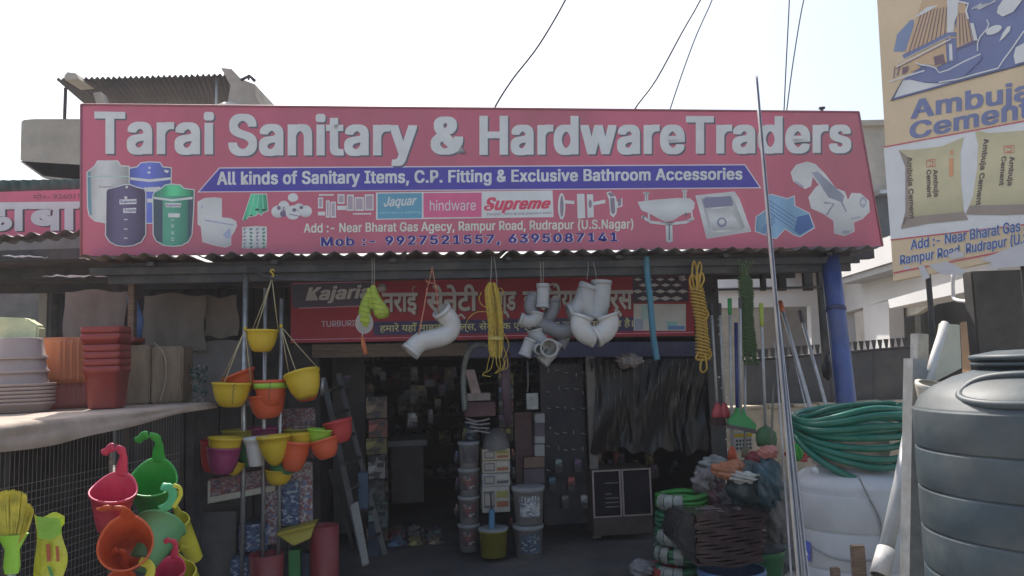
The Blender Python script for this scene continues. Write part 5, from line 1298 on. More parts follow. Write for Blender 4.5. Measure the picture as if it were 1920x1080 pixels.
# ---- posts, pipes and boards between the tanks
m_gal = M('grey_post', (.33, .34, .35), rough=.5, metal=.3, var=.25, scale=9, dust=.2)
def strut(name, p0, p1, w_, mat, label, cat, n=4, r1=None, **kw):
    return B().tube([p0, (p0 + p1) / 2, p1], [w_, (w_ + (r1 or w_)) / 2, r1 or w_], n, up=U).obj(name, mat, label=label, cat=cat, **kw)
strut('steel_post', pty(1716, 673, 4.0), pty(1708, 1180, 4.0), .055, m_gal, 'grey steel angle post between the green hose and the big tank', 'post')
strut('steel_post', pty(1724, 626, 4.35), pty(1722, 1120, 4.35), .046, m_gal, 'taller grey post standing behind the steel angle post', 'post')
B().tube([pty(1736, 790, 3.9), pty(1737, 900, 3.9)], .006, 6).obj('rod', m_wh, label='thin white rod beside the steel angle post', cat='rod')
t = T('drain_pipe', 'long grey white PVC pipe leaning between the white tank and the post', 'pipe', pty(1640, 1075, 4.45))
B().pipe([pty(1705, 820, 4.7), pty(1690, 900, 4.65), pty(1655, 1062, 4.45)], 13 * mpp(pty(1690, 900, 4.6)), .1, 20).obj('pipe', M('pipe_grey_white', (.46, .47, .48), rough=.35, var=.1, dust=.15), t)
B().pipe([pty(1662, 1030, 4.47), pty(1648, 1080, 4.4)], 17 * mpp(pty(1650, 1060, 4.45)), .12, 20).obj('socket', m_pvc, t)
t = T('gutter_pipe', 'cream PVC gutter with a funnel end leaning behind the big tank', 'gutter', pty(1740, 760, 3.95))
B().pipe([pty(1772, 606, 4.1), pty(1752, 670, 4.02), pty(1738, 735, 3.95)], [.020, .022, .026], .15, 20).obj('gutter', m_pvc, t)
B().lathe([(.028, 0), (.045, .04), (.075, .12), (.078, .14), (.06, .14)], pty(1738, 770, 3.9), Vector((.12, -.3, 1)), n=28).obj('funnel', M('cream_funnel', (.60, .56, .47), rough=.45, dust=.15), t)
B().slab([pty(1764, 606, 4.2), pty(1799, 609, 4.2), pty(1803, 690, 4.2), pty(1745, 720, 4.2)], Vector((0, .02, 0))).obj('board', M('cream_board', (.62, .60, .48), rough=.6, var=.08), label='cream plastic board standing behind the gutter pipe', cat='board')
t = T('dark_pillar', 'thick dark grey pillar under the cement hoarding at the right edge', 'pillar', pty(1900, 700, 5.6))
p = pty(1838, 700, 5.6); B().box(Vector((p.x, p.y, 0)), Vector((.75, 0, 0)), Vector((0, .12, 0)), Z * pty(1838, 508, 5.6).z).obj('shaft', M('pillar_dark', (.065, .062, .062), rough=.8, var=.15), t, bevel=.01)
p = pty(1806, 640, 5.9)
# wooden stakes in front of the white tank
for x0, x1, y0, lb in ((1598, 1622, 1024, 'taller weathered wooden stake in front of the white tank'), (1560, 1576, 1066, 'short wooden stake left of the taller one before the white tank')):
    a = pty(x0, y0, 4.5); w2 = (x1 - x0) * mpp(a)
    B().box(Vector((a.x, a.y, 0)), Vector((w2, 0, 0)), Vector((0, .04, 0)), Z * a.z).obj('wooden_stake', m_wood, label=lb, cat='stake', bevel=.004)

# ---- long aluminium sections leaning on the sign
def angle_bar(pts, w_, name, label, mat=m_alu):
    b = B(); p0, p1 = pts; dr = (p1 - p0).normalized(); s1 = (U - dr * U.dot(dr)).normalized(); s2 = dr.cross(s1)
    for aa, bb in ((s1 * w_, s2 * .003), (s1 * .003, s2 * w_), (s1 * w_ * -.0 + s1 * .003, s2 * .003)):
        b.box(p0, aa, bb, p1 - p0)
    b.box(p0 + s1 * w_ * .62, s1 * .003, s2 * w_ * .7, p1 - p0)
    return b.obj(name, mat, label=label, cat='aluminium bar')
a = pt(1414, 143, -.10); b_ = pty(1494, 1090, 4.3); angle_bar((a, b_), .034, 'aluminium_bar', 'longest aluminium bar, leaning across the front of the pink sign')
a = pt(1437, 438, -.22); b_ = pty(1506, 1090, 4.4); angle_bar((a, b_), .036, 'aluminium_bar', 'shorter aluminium bar beside the longest one, ending low on the sign')
a = pt(1452, 640, -.3); b_ = pty(1482, 1090, 4.5); angle_bar((a, b_), .012, 'aluminium_bar', 'thinnest aluminium strip just left of the two long bars')

# ---- mops, brooms and wipers
m_hd = M('mop_handle', (.46, .46, .46), rough=.35, metal=.3, var=.15, scale=10)
def handled(name, label, cat, x0, y0, x1, y1, d0, d1, r_, capmat=None, caplen=.12, mat=None):
    a = pt(x0, y0, d0); b_ = pt(x1, y1, d1); t = T(name, label, cat, b_)
    hd_ = B().tube([a, (a + b_) / 2, b_], r_, 10).obj('handle', mat or m_hd, t)
    if capmat:
        dr = (b_ - a).normalized(); B().tube([a - dr * .01, a + dr * caplen * .7, a + dr * caplen], [r_ * 1.5, r_ * 1.4, r_ * 1.1], 10).obj('cap', capmat, hd_)
    return t, b_, (b_ - a).normalized()
redp = M('brush_red', (.42, .03, .04), rough=.45); grnp = M('wiper_green', (.03, .34, .09), rough=.4); rub = M('rubber', (.09, .08, .08), rough=.6)
for x0, x1, lb in ((1333, 1345, 'leftmost long handled mop with a red head beside the yellow rope'), (1349, 1358, 'second long handled mop with a red head from the yellow rope')):
    t, e_, dr = handled('mop', lb, 'mop', x0, 571, x1, 762, .05, -.05, .0125, M('black_cap', (.06, .06, .065), rough=.5), .1)
    B().lathe([(.02, .03), (.03, 0), (.055, -.05), (.06, -.09), (.045, -.10), (.001, -.10)], e_, n=16, sx=.6).obj('head', redp, t)
    b = B()
    for i in range(70):
        q = random.uniform(0, 6.28); s_ = e_ + Vector((.045 * math.cos(q), .03 * math.sin(q), -.08)); b.tube([s_, s_ + Vector((.03 * math.cos(q), .02 * math.sin(q), -random.uniform(.06, .10)))], .003, 3, caps=False)
    b.obj('bristle', M('dark_bristle', (.10, .03, .04), rough=.8), t, kind='stuff')
t, e_, dr = handled('broom', 'white handled broom with a green tip and an orange base, third from the yellow rope', 'broom', 1368, 562, 1373, 850, .0, -.15, .013, grnp, .14)
B().lathe([(.02, .06), (.035, .02), (.05, -.06), (.001, -.06)], e_, n=16, sx=.6).obj('base', hk_or, t)
t, e_, dr = handled('floor_wiper', 'bright green floor wiper hanging head down between the mops and the bars', 'wiper', 1388, 560, 1389, 775, -.1, -.2, .0125, M('black_cap', (.06, .06, .065), rough=.5), .09)
m_ = mpp(e_); ux = (U * 1 + Z * -.12).normalized()
B().slab([e_ + ux * a_ * m_ + Z * b2 * m_ for a_, b2 in ((-26, -16), (-10, 0), (-7, 10), (7, 10), (11, -2), (30, -18), (28, -30), (-24, -24))], N * .04).obj('head', grnp, t, bevel=.004)
B().slab([e_ + ux * a_ * m_ + Z * b2 * m_ - N * .004 for a_, b2 in ((-26, -22), (28, -28), (28, -36), (-26, -29))], N * .03).obj('blade', rub, t)
t, e_, dr = handled('broom', 'plain grey handled broom standing behind the green wiper', 'broom', 1397, 682, 1397, 840, .0, -.1, .011)
B().lathe([(.015, .02), (.03, 0), (.04, -.08), (.001, -.08)], e_, n=14, sx=.6).obj('base', M('olive_base', (.2, .19, .12)), t)
strut('plastic_handle', pt(1380, 605, .1), pt(1383, 775, .05), .018, M('blue_handle', (.08, .10, .33), rough=.4), 'blue plastic handle between the white broom and the green wiper', 'handle', n=10)  # single blue handle among the mops
t, e_, dr = handled('round_brush', 'round green toilet brush on a long pale handle, left of the bars', 'brush', 1427, 571, 1436, 812, -.1, -.2, .0135, M('lime_tip', (.38, .45, .06), rough=.5), .2)
B().lathe([(.02, .06), (.055, .04), (.085, 0), (.09, -.06), (.08, -.11), (.001, -.12)], e_, n=24).obj('head', M('brush_green', (.07, .20, .08), rough=.8, bump=.8, bscale=90), t)
strut('thin_stick', pt(1450, 720, -.2), pt(1445, 880, -.4), .010, M('olive_stick', (.16, .16, .12), rough=.6), 'thin olive stick standing just left of the aluminium bars', 'stick', n=8)
t, e_, dr = handled('mop', 'mop handle with an orange tip leaning out of the green hose coil', 'mop', 1463, 568, 1523, 775, .2, -1.0, .0165, M('orange_tip', (.68, .15, .04), rough=.4), .16)
t, e_, dr = handled('mop', 'mop handle with a dark grip leaning right of the orange tipped one', 'mop', 1500, 586, 1553, 775, .25, -1.0, .0145, M('dark_grip', (.13, .10, .10), rough=.6), .2)
strut('thin_rod', pt(1467, 585, .2), pt(1514, 775, -1.0), .006, m_sil, 'thin shiny rod right beside the orange tipped mop handle', 'rod', n=6)
strut('cable_bunch', pt(1545, 690, .3), pt(1556, 660, .3), .03, m_iron, 'black bag knot hanging on the blue pole', 'bag', n=8, r1=.012)
B().lathe([(.001, 0), (.05, .04), (.065, .12), (.03, .2), (.012, .24)], pt(1554, 715, .0), n=14, sx=.5).obj('black_bag', M('black_poly', (.03, .03, .035), rough=.3, bump=.4), label='limp black bag hanging left of the thick blue pole', cat='bag')

# ================================================================== CLUTTER AT THE LOWER RIGHT
def wad(x, y, rx, ry, d, mat, name, label, cat, seed=0, rough_=.28, dep=.8, lo=22):
    """crumpled bag: a lumpy closed form"""
    rnd = random.Random(seed); c = pt(x, y, d); m_ = mpp(c); vs = []; fs = []; n, mrow = 40, 26
    fr = [(rnd.uniform(1.5, 6), rnd.uniform(0, 6.3), rnd.uniform(1.5, 6), rnd.uniform(0, 6.3)) for _ in range(7)]
    for j in range(mrow + 1):
        th = math.pi * j / mrow
        for k in range(n):
            ph = 2 * math.pi * k / n; dv = Vector((math.sin(th) * math.cos(ph), math.sin(th) * math.sin(ph), math.cos(th)))
            s_ = 1 + rough_ * sum(abs(math.sin(dv.x * f[0] + dv.z * f[2] + f[1]) * math.cos(dv.y * f[2] + dv.x * f[0] + f[3])) - .35 for f in fr) / 2.2
            s_ *= 1 + .05 * abs(math.sin(dv.x * 11 + 3 * dv.z + seed)) * abs(math.cos(dv.z * 9 + dv.y * 7)) - rnd.uniform(0, .03)
            vs.append(c + U * dv.x * rx * m_ * s_ + N * dv.y * rx * m_ * dep * s_ + Z * dv.z * ry * m_ * s_)
    for j in range(mrow):
        for k in range(n):
            l = (k + 1) % n; fs.append((j * n + k, (j + 1) * n + k, (j + 1) * n + l, j * n + l))
    return B().add(vs, fs, True).obj(name, mat, label=label, cat=cat)
# wrapped hose rolls
m_wrap = M('poly_wrap', (.30, .32, .29), rough=.3, var=.35, scale=7, bump=.5, dust=.1)
m_gh = M('leaf_hose', (.02, .26, .03), rough=.3, var=.15); m_gh2 = M('sea_hose', (.02, .17, .08), rough=.35, var=.2)
rolls = [(918, 955, m_gh, 'bright green hose roll in plastic wrap, top of the stack'), (955, 985, m_wrap, 'cloudy plastic wrapped hose roll, second of the stack'), (985, 1018, m_gh2, 'sea green hose roll, third of the stack'), (1018, 1050, m_wrap, 'wrapped pale hose roll, fourth of the stack'), (1050, 1090, m_gh2, 'dark green hose roll at the bottom of the stack')]
for i, (y0, y1, mt, lb) in enumerate(rolls):
    c = pt(1278, (y0 + y1) / 2, -.35); m_ = mpp(c); rx = 46 * m_
    t = T('hose_roll', lb, 'hose roll', c - Z * .06, 'stack of hose rolls')
    b = B(); pts = []
    for k in range(6):
        for j in range(20):
            a_ = 2 * math.pi * j / 20; rr = rx * (1 - .12 * (k % 2)) ; pts.append(c + Vector((math.cos(a_) * rr, math.sin(a_) * rr, (k // 2 - 1) * .036 + .006 * math.sin(a_ * 3 + k))))
    b.tube(pts, .019, 7).obj('hose', mt if mt is not m_wrap else m_gh2, t)
    b = B()
    for k in range(7):
        a0 = random.uniform(0, 6.28) if mt is m_wrap else -2.6 + k * .35
        for q in range(1):
            vs = []
            for s_ in range(9):
                ph = 2 * math.pi * s_ / 9
                for e2 in (-.16, .16):
                    rr = rx * .94 + .052 * math.cos(ph); vs.append(c + Vector((math.cos(a0 + e2) * rr, math.sin(a0 + e2) * rr, .068 * math.sin(ph))))
            b.add(vs, [(2 * s_, 2 * s_ + 1, (2 * s_ + 3) % 18, (2 * s_ + 2) % 18) for s_ in range(9)], True)
        if mt is not m_wrap and k > 1: break
    b.obj('wrap_strip', m_wrap, t, kind='stuff')
# stack of brown polythene bundles
m_poly = M('brown_polythene', (.06, .034, .034), rough=.16, var=.5, scale=7, bump=.25, spec=.8, dust=.03)
t = T('polythene_bundle', 'stack of folded brown polythene sheets with a black folded end, at the lower right', 'sheet bundle', pt(1365, 1060, -.8))
a = pt(1308, 1062, -.95); m_ = mpp(a); nl = 17; hh = 92 * m_ / nl
for i in range(nl):
    w2 = (128 + random.uniform(-7, 7) + i * .9) * m_; o = random.uniform(-5, 5) * m_
    b = B(); vs = []; q_ = 18
    for s_ in range(q_ + 1):
        f_ = s_ / q_; sag = -.02 * math.sin(math.pi * f_) * (1 - i / nl * 1.4) + .006 * math.sin(f_ * 9 + i * 1.7)
        for dd in (0, .36):
            for zz_ in (0, hh * .93): vs.append(a + U * (o + w2 * f_) + N * dd + Z * (i * hh + zz_ + sag))
    fs = []
    for s_ in range(q_):
        k = s_ * 4; fs += [(k, k + 4, k + 5, k + 1), (k + 1, k + 5, k + 7, k + 3), (k + 3, k + 7, k + 6, k + 2), (k + 2, k + 6, k + 4, k)]
    fs += [(0, 1, 3, 2), (q_ * 4, q_ * 4 + 2, q_ * 4 + 3, q_ * 4 + 1)]
    b.add(vs, fs).obj('sheet', m_poly, t)
B().slab([a + U * x * m_ + Z * z_ * m_ for x, z_ in ((2, 0), (-10, 20), (-28, 34), (-42, 52), (-38, 74), (-22, 100), (0, 96))], N * .34).obj('folded_end', M('black_polythene', (.022, .022, .026), rough=.4), t, bevel=.02)
topb = B()
for i in range(9):
    p0 = a + U * random.uniform(5, 120) * m_ + N * random.uniform(.02, .3) + Z * (95 * m_)
    topb.tube([p0, p0 + U * random.uniform(-.06, .06) + N * random.uniform(-.06, .06), p0 + U * random.uniform(-.1, .1) + N * random.uniform(0, .08)], .004, 4, flat=.3)
topb.obj('crease', M('crease_pale', (.35, .28, .28), rough=.2), t, kind='stuff')
# blue drum and green tub under it
c = pt(1372, 1080, -.85); m_ = mpp(c)
B().lathe([(60 * m_, -.5), (62 * m_, 0), (64 * m_, .03), (62 * m_, .06), (60 * m_, .06)], c, n=40).obj('blue_drum', M('drum_blue', (.07, .15, .30), rough=.4, var=.12), label='blue plastic drum under the brown polythene stack', cat='drum')
c = pt(1418, 1040, -.45); m_ = mpp(c)
B().lathe([(40 * m_, -.3), (50 * m_, 0), (54 * m_, .05), (53 * m_, .055), (48 * m_, .03), (40 * m_, -.1)], c, n=40).obj('green_tub', M('tub_green', (.02, .16, .05), rough=.4), label='dark green tub showing right of the brown polythene stack', cat='tub')
wad(1408, 915, 42, 46, -.55, M('teal_bag', (.03, .06, .065), rough=.3, var=.4, bump=.6, bscale=12), 'plastic_bag', 'large crumpled dark teal plastic bag left of the aluminium bars', 'bag', 3)
wad(1440, 905, 26, 42, -.7, M('blue_teal_bag', (.05, .11, .14), rough=.3, var=.3, bump=.5), 'plastic_bag', 'blue grey shiny plastic bag touching the aluminium bars', 'bag', 5)
wad(1366, 882, 30, 15, -.55, M('orange_wrap', (.52, .19, .09), rough=.5, var=.3, bump=.8), 'plastic_bag', 'crumpled orange and white wrapper on top of the dark bags', 'bag', 8, .4)
wad(1395, 895, 22, 10, -.75, M('white_wrap', (.50, .50, .46), rough=.3, var=.15, bump=.8), 'plastic_bag', 'white plastic scrap lying on the dark teal bag', 'bag', 18, .4)
wad(1322, 905, 24, 26, -.3, M('bead_grey', (.22, .19, .19), rough=.4, var=.5, scale=14, bump=.8), 'parcel', 'clear parcel of small fittings above the wrapped hose rolls', 'parcel', 11, .35)
wad(1340, 872, 26, 16, -.15, M('parcel_pale', (.30, .31, .30), rough=.4, var=.4, scale=10, bump=.6), 'parcel', 'pale parcel at the right jamb, under the black plastic film', 'parcel', 12, .3)
wad(1372, 945, 38, 34, -.35, M('dim_bag', (.10, .085, .09), rough=.45, var=.4, scale=9, bump=.6), 'sack', 'dim brownish sack behind the brown polythene stack', 'sack', 21, .3)
wad(1340, 935, 32, 30, -.3, M('maroon_bag', (.13, .05, .06), rough=.45, var=.4, scale=9, bump=.6), 'sack', 'dim maroon sack above the brown polythene stack', 'sack', 23, .3)
wad(1462, 958, 30, 56, -.5, M('beige_sack', (.30, .28, .27), rough=.6, var=.2, bump=.5), 'sack', 'greyish beige sack between the dark bags and the white tank', 'sack', 15, .18)
wad(1455, 1035, 38, 40, -.4, M('grey_sack', (.18, .18, .19), rough=.6, var=.25, bump=.5), 'sack', 'lower grey sack beside the white tank and the dark green tub', 'sack', 16, .18)
wad(1424, 862, 26, 16, -.5, M('dark_red_brush', (.25, .04, .05), rough=.6, var=.3, bump=.8), 'brush', 'red bristle brush lying under the round green brush', 'brush', 26, .2)
t = T('gift_packet', 'black and white patterned packet hanging behind the broom handles', 'packet', pt(1396, 850, .05))
a = pt(1378, 846, .05); m_ = mpp(a); B().box(a, U * 36 * m_, N * .03, Z * 36 * m_).obj('packet', M('packet_white', (.55, .54, .50), rough=.4), t, bevel=.008)
b = B()
for i in range(5):
    for j in range(3): b.box(a + U * (3 + i * 6.5) * m_ + Z * (3 + j * 7) * m_ - N * .004, U * 3.5 * m_, N * .003, Z * 4 * m_)
b.obj('spot', m_iron, t, kind='stuff')
B().box(a + Z * 26 * m_ - N * .003, U * 36 * m_, N * .002, Z * 6 * m_).obj('stripe', PC['yellow'], t)
t = T('toy_packet', 'red and green wrapped packet just left of the hose coil', 'packet', pt(1503, 858, -.8))
wd = wad(1498, 848, 22, 16, -.8, M('wrap_red', (.50, .06, .08), rough=.25, var=.3, bump=.7), 'wrapper', None, None, 31, .3)
for k_ in ('label', 'category'):
    if k_ in wd: del wd[k_]
wd.parent = t; wd.location = OFF[wd] - OFF[t]
wd = wad(1497, 846, 8, 16, -.93, hk_green, 'figure', None, None, 32, .25); wd.parent = t; wd.location = OFF[wd] - OFF[t]
wad(1440, 848, 18, 12, -.7, M('salmon_wrap', (.60, .22, .18), rough=.35, var=.2, bump=.5), 'wrapper', 'salmon pink wrapper between the round brush and the bars', 'packet', 41, .2)
wad(1205, 1065, 24, 15, -.3, M('grey_poly', (.20, .20, .21), rough=.5, bump=.5), 'plastic_bag', 'pale grey plastic bag on the floor left of the hose rolls', 'bag', 44, .25)
pbox('red_crate', 1232, 1070, 1280, 1090, -.45, .3, redp, label='red crate edge under the stack of hose rolls', cat='crate')

# ---- black plastic film curtain at the right of the opening
m_film = M('black_film', (.010, .009, .011), rough=.3, var=.4, scale=5, spec=.42, bump=.12, bscale=6, stretch=(3, 3, .5), dust=.0)
def film(x0, y0, x1, y1, d, label, seed, amp=.03, nx=150, ny=26):
    rnd = random.Random(seed); ph = [rnd.uniform(0, 6) for _ in range(6)]; vs = []; fs = []
    for j in range(ny + 1):
        q = j / ny
        for i in range(nx + 1):
            p_ = i / nx; conv = (p_ - .42) * (1 - .12 * math.sin(q * 3))
            dd = amp * (.6 + .6 * math.sin(p_ * 13 + 4 * q + 1)) * (math.sin(p_ * 19 + ph[0] + q * 3.2 + 2 * math.sin(p_ * 7)) + .7 * abs(math.sin(p_ * 27 + ph[1] - q * 3)) ** .5 + .3 * math.sin(p_ * 83 + ph[2] + q * 5) * math.sin(q * 9 + p_ * 11)) + .02 * math.sin(q * 7 + p_ * 5)
            sag = 26 * math.exp(-((p_ - .28) / .10) ** 2) * (1 - q)
            vs.append(pt(x0 + (x1 - x0) * (.42 + conv), y0 + (y1 - y0) * q + sag + (4 * math.sin(p_ * 17 + ph[3]) + 4 * math.sin(p_ * 41)) * q ** 3, d + dd))
    for j in range(ny):
        for i in range(nx):
            k = j * (nx + 1) + i; fs.append((k, k + nx + 1, k + nx + 2, k + 1))
    k = len(vs); vs += [v + N * .002 for v in vs]; fs += [tuple(k + q for q in f[::-1]) for f in fs]
    return B().add(vs, fs, True).obj('plastic_film', m_film, label=label, cat='plastic film')
film(1105, 672, 1338, 846, .95, 'creased shiny black plastic film draped over the right of the opening', 2)
m_streak = M('film_streak', (.20, .17, .165), rough=.18, var=.8, scale=20)  # pale tubes stand for the bright streaks on the film
t = T('film_streaks', 'pale strips standing for bright streaks on the folds of the black film', 'plastic film', pt(1220, 820, .9))
for k in range(17):
    x = 1112 + k * 13.5 + random.uniform(-4, 4); top = random.uniform(672, 690); ln_ = random.uniform(70, 155); q = (1175 - x) * .16 + random.uniform(-5, 5)
    pp = cpx([(x, top), (x + q * .3 + random.uniform(-2, 2), top + ln_ * .35), (x + q * .7 + random.uniform(-3, 3), top + ln_ * .7), (x + q, min(840, top + ln_))], .89 + random.uniform(0, .02), 4)
    n_ = len(pp); B().tube(pp, [(.009 + .003 * math.sin(k * 2.3)) * (1 - i / n_ * .85) * (.55 + .45 * math.sin(i * 1.3 + k)) for i in range(n_)], 8, flat=.5, up=N).obj('streak', m_streak, t)
m_clear = M('clear_film', (.30, .27, .26), rough=.2, var=.4, scale=6, stretch=(6, 6, .6), bump=.5)
vpost('door_post', 1112, 1128, 668, 1010, 1.0, M('post_beige', (.17, .15, .14), rough=.5, var=.3, scale=6), None, dep=.05, label='beige plastic wrapped post at the left edge of the black film', cat='post')
# paper bits and pale roll at the top of the film
wad(1180, 676, 22, 12, .85, m_clear, 'crumpled_film', 'crumpled clear film bunched above the black plastic curtain', 'plastic film', 51, .4)

# ---- framed glass cabinet
t = T('glass_cabinet', 'dark display cabinet with two framed glass doors, under the black film', 'cabinet', pt(1170, 1005, .9))
a = pt(1114, 1006, .9); m_ = mpp(a)
B().box(a, U * 114 * m_, N * .4, Z * 122 * m_).obj('carcass', M('cabinet_brown', (.07, .05, .045), rough=.5, var=.2), t, bevel=.004)
fr = M('cabinet_frame', (.34, .27, .26), rough=.5)
for x0, x1 in ((0, 55), (57, 114)):
    for (u0, z0, u1, z1) in ((x0, 34, x1, 36.5), (x0, 119, x1, 121.5), (x0, 36.5, x0 + 3, 119), (x1 - 3, 36.5, x1, 119)):
        B().box(a + U * u0 * m_ + Z * z0 * m_ - N * .018, U * (u1 - u0) * m_, N * .016, Z * (z1 - z0) * m_).obj('frame', fr, t)
    B().box(a + U * (x0 + 3) * m_ + Z * 36.6 * m_ - N * .008, U * (x1 - x0 - 6) * m_, N * .006, Z * 82 * m_).obj('glass', M('cabinet_glass', (.025, .022, .026), rough=.08, dust=.02), t)
for i, z_ in enumerate((52, 60, 68, 76, 96)):
    B().box(a + U * 24 * m_ + Z * z_ * m_ - N * .012, U * (26 if i != 3 else 12) * m_, N * .003, Z * 2 * m_).obj('strip', M('strip_grey', (.14, .13, .14), rough=.5), t)

# ================================================================== SHOP FRONT CENTRE
m_rack = M('rack_white', (.26, .26, .27), rough=.6, var=.2)
def tub(x, ytop, hw, h, d, mat, label, name='bucket', cat='bucket', lidm=None, taper=.86, group=None, lab=None):
    c = pt(x, ytop + h, d); m_ = mpp(c); r_ = hw * m_; H = h * m_
    t = T(name, label, cat, c, group)
    bd_ = B().lathe([(.001, 0), (r_ * taper, 0), (r_ * .98, H * .88), (r_ * 1.02, H * .88), (r_ * 1.02, H * .92), (r_ * .98, H * .92)], c, n=28).obj('body', mat, t)
    B().lathe([(r_ * 1.05, H * .92), (r_ * 1.06, H * .99), (r_ * 1.0, H), (.001, H)], c, n=28).obj('lid', lidm or m_rack, t)
    if lab:
        n_ = 8; vs = []
        for j in (0.22, .78):
            for i in range(n_ + 1):
                a_ = math.pi * 1.5 + (i / n_ - .5) * 1.5; rr = r_ * (taper + (.98 - taper) * j) * 1.012; vs.append(c + U * math.cos(a_) * rr + N * math.sin(a_) * rr + Z * H * j)
        B().add(vs, [(i, i + 1, i + n_ + 2, i + n_ + 1) for i in range(n_)], True).obj('label_band', lab, bd_)
    return t
pw = M('paint_pail', (.30, .30, .31), rough=.4, var=.12); lr = M('label_red', (.20, .045, .045), rough=.5, prints=(18, ((.32, .30, .30), (.05, .05, .06)))); lb_ = M('label_blue', (.06, .11, .17), rough=.5, prints=(20, ((.28, .30, .32), (.04, .05, .10)))); lpap = M('label_paper', (.50, .50, .49), rough=.5, var=.1, prints=(34, ((.12, .14, .2), (.3, .32, .34))))
for i, (y, mt) in enumerate(((828, M('label_dark', (.06, .05, .07))), (878, lr), (930, M('label_dark')if False else lr), (982, lr))):
    tub(880, y, 20, 50, .7, pw, ('topmost', 'second', 'third', 'lowest')[i] + ' pail in the column of small paint pails left of the cartons', lab=mt, group='column of paint pails')
tub(885, 790, 12, 34, .75, lb_, 'small blue tin on top of the column of paint pails', name='tin', cat='tin')
carts = [(843, 864, (.42, .36, .24)), (865, 888, (.38, .33, .27)), (889, 913, (.34, .33, .33)), (914, 962, (.36, .34, .30))]
for i, (y0, y1, col) in enumerate(carts):
    t = T('carton', ('top', 'second', 'third', 'lowest and tallest')[i] + ' printed carton in the lit stack at the centre of the shop front', 'carton', pt(930, y1, .55), 'stack of printed cartons')
    a = pt(905, y1, .55); m_ = mpp(a)
    bx_ = B().box(a, U * 52 * m_, N * .25, Z * (y1 - y0 - .6) * m_).obj('box', M('carton_%d' % i, col, rough=.6, var=.15, scale=10), t, bevel=.003)
    for (u0, z0, w2, h2, c2) in ((3, .18, 20, .64, (.12, .11, .12)), (5, .28, 16, .44, (.34, .30, .26)), (27, .2, 22, .22, (.30, .10, .05) if i != 2 else (.1, .1, .1)), (27, .55, 22, .26, (.28, .26, .06) if i in (0, 3) else (.45, .40, .33))):
        B().box(a + U * u0 * m_ + Z * (y1 - y0) * z0 * m_ - N * (.003 + (.002 if u0 == 5 else 0)), U * w2 * m_, N * .002, Z * (y1 - y0) * h2 * m_).obj('print', M('carton_ink_%.2f_%.2f_%.2f' % c2, c2, rough=.6), bx_)
# dark dome on top of the cartons
c = pt(930, 842, .65); m_ = mpp(c); B().lathe([(26 * m_, 0), (25 * m_, .06), (18 * m_, .14), (8 * m_, .19), (.001, .2)], c, n=28).obj('basin', M('dark_basin', (.09, .085, .09), rough=.5), label='upturned dark basin on top of the printed cartons', cat='basin')
tub(992, 912, 30, 68, .55, pw, 'large white paint bucket with a pale label, right of the cartons', lab=lpap)
tub(992, 984, 28, 62, .55, pw, 'lower paint bucket with blue print under the large white one', lab=lb_)
b = tub(926, 990, 27, 52, .45, M('yellow_can', (.30, .28, .03), rough=.45, var=.15), 'yellow canister on the floor in front of the cartons', name='canister', cat='canister')
t = T('pump', 'blue hand pump standing against the yellow canister', 'pump', pt(922, 1045, .38))
B().tube([pt(922, 955, .4), pt(922, 1040, .4)], .028, 12).obj('barrel', M('pump_blue', (.04, .16, .27), rough=.4), t)
B().tube([pt(920, 925, .42), pt(922, 955, .4)], .009, 8).obj('rod', m_iron, t)
B().lathe([(.03, 0), (.045, .01), (.045, .03), (.03, .04)], pt(922, 1000, .4), n=14).obj('collar', MATS['pump_blue'], t)
for i, (y0, h_, nm) in enumerate(((776, 18, 'upper white folded carton edge'), (790, 30, 'purple packet'), (818, 14, 'white carton edge'), (834, 22, 'lower white cartons'), (858, 20, 'brown packet'), (880, 28, 'purple grey packet'))):
    pbox('packet', 1003 - (20 if i in (4, 5) else 0), y0, 1022, y0 + h_, .7, .2, m_rack if 'white' in nm else (M('packet_purple', (.06, .04, .07), rough=.5) if 'purple' in nm else M('packet_brown', (.12, .06, .04), rough=.5)),
         label=nm + ' above the large white bucket, ' + ('first', 'second', 'third', 'fourth', 'fifth', 'sixth')[i] + ' from top', cat='packet', group='packets in the narrow column')
pbox('maroon_sheet', 968, 775, 1002, 908, .78, .2, M('maroon_dark', (.07, .028, .03), rough=.6, var=.2), label='tall dark maroon pack behind the narrow column of packets', cat='pack')
# arch of rope/hose and wrapped items above the pails
B().tube(cpx([(872, 770), (869, 720), (872, 680), (882, 655), (900, 646), (918, 652), (926, 670)], .6), .026, 10).obj('arched_pipe', M('old_hose', (.15, .16, .15), rough=.5, var=.4, scale=12), label='dull grey hose bent in an arch above the paint pails', cat='hose')
pbox('wrapped_pack', 876, 738, 920, 752, .6, .15, M('pack_pale', (.22, .18, .17), rough=.5, var=.3, scale=12), label='pale wrapped pack hanging inside the arched hose', cat='pack')
pbox('wrapped_pack', 884, 692, 902, 738, .58, .08, M('pack_rose', (.30, .20, .19), rough=.5, var=.3, scale=12), label='tilted rose striped pack inside the arched hose', cat='pack', tilt=-14)
pbox('maroon_cloth', 872, 755, 930, 782, .62, .15, M('cloth_maroon', (.09, .035, .045), rough=.8, var=.3), label='dark maroon folded cloth below the arched hose', cat='cloth')
for i in range(4):
    B().tube(cpx([(873 + i * 4, 784 + i * 8), (895, 790 + i * 6), (918, 785 + i * 9)], .58), .008, 6).obj('bracket', M('bracket_grey', (.25, .23, .23), rough=.4), label='pale curved bracket, ' + ('first', 'second', 'third', 'fourth')[i] + ' below the maroon cloth', cat='bracket', group='pale brackets below the maroon cloth')
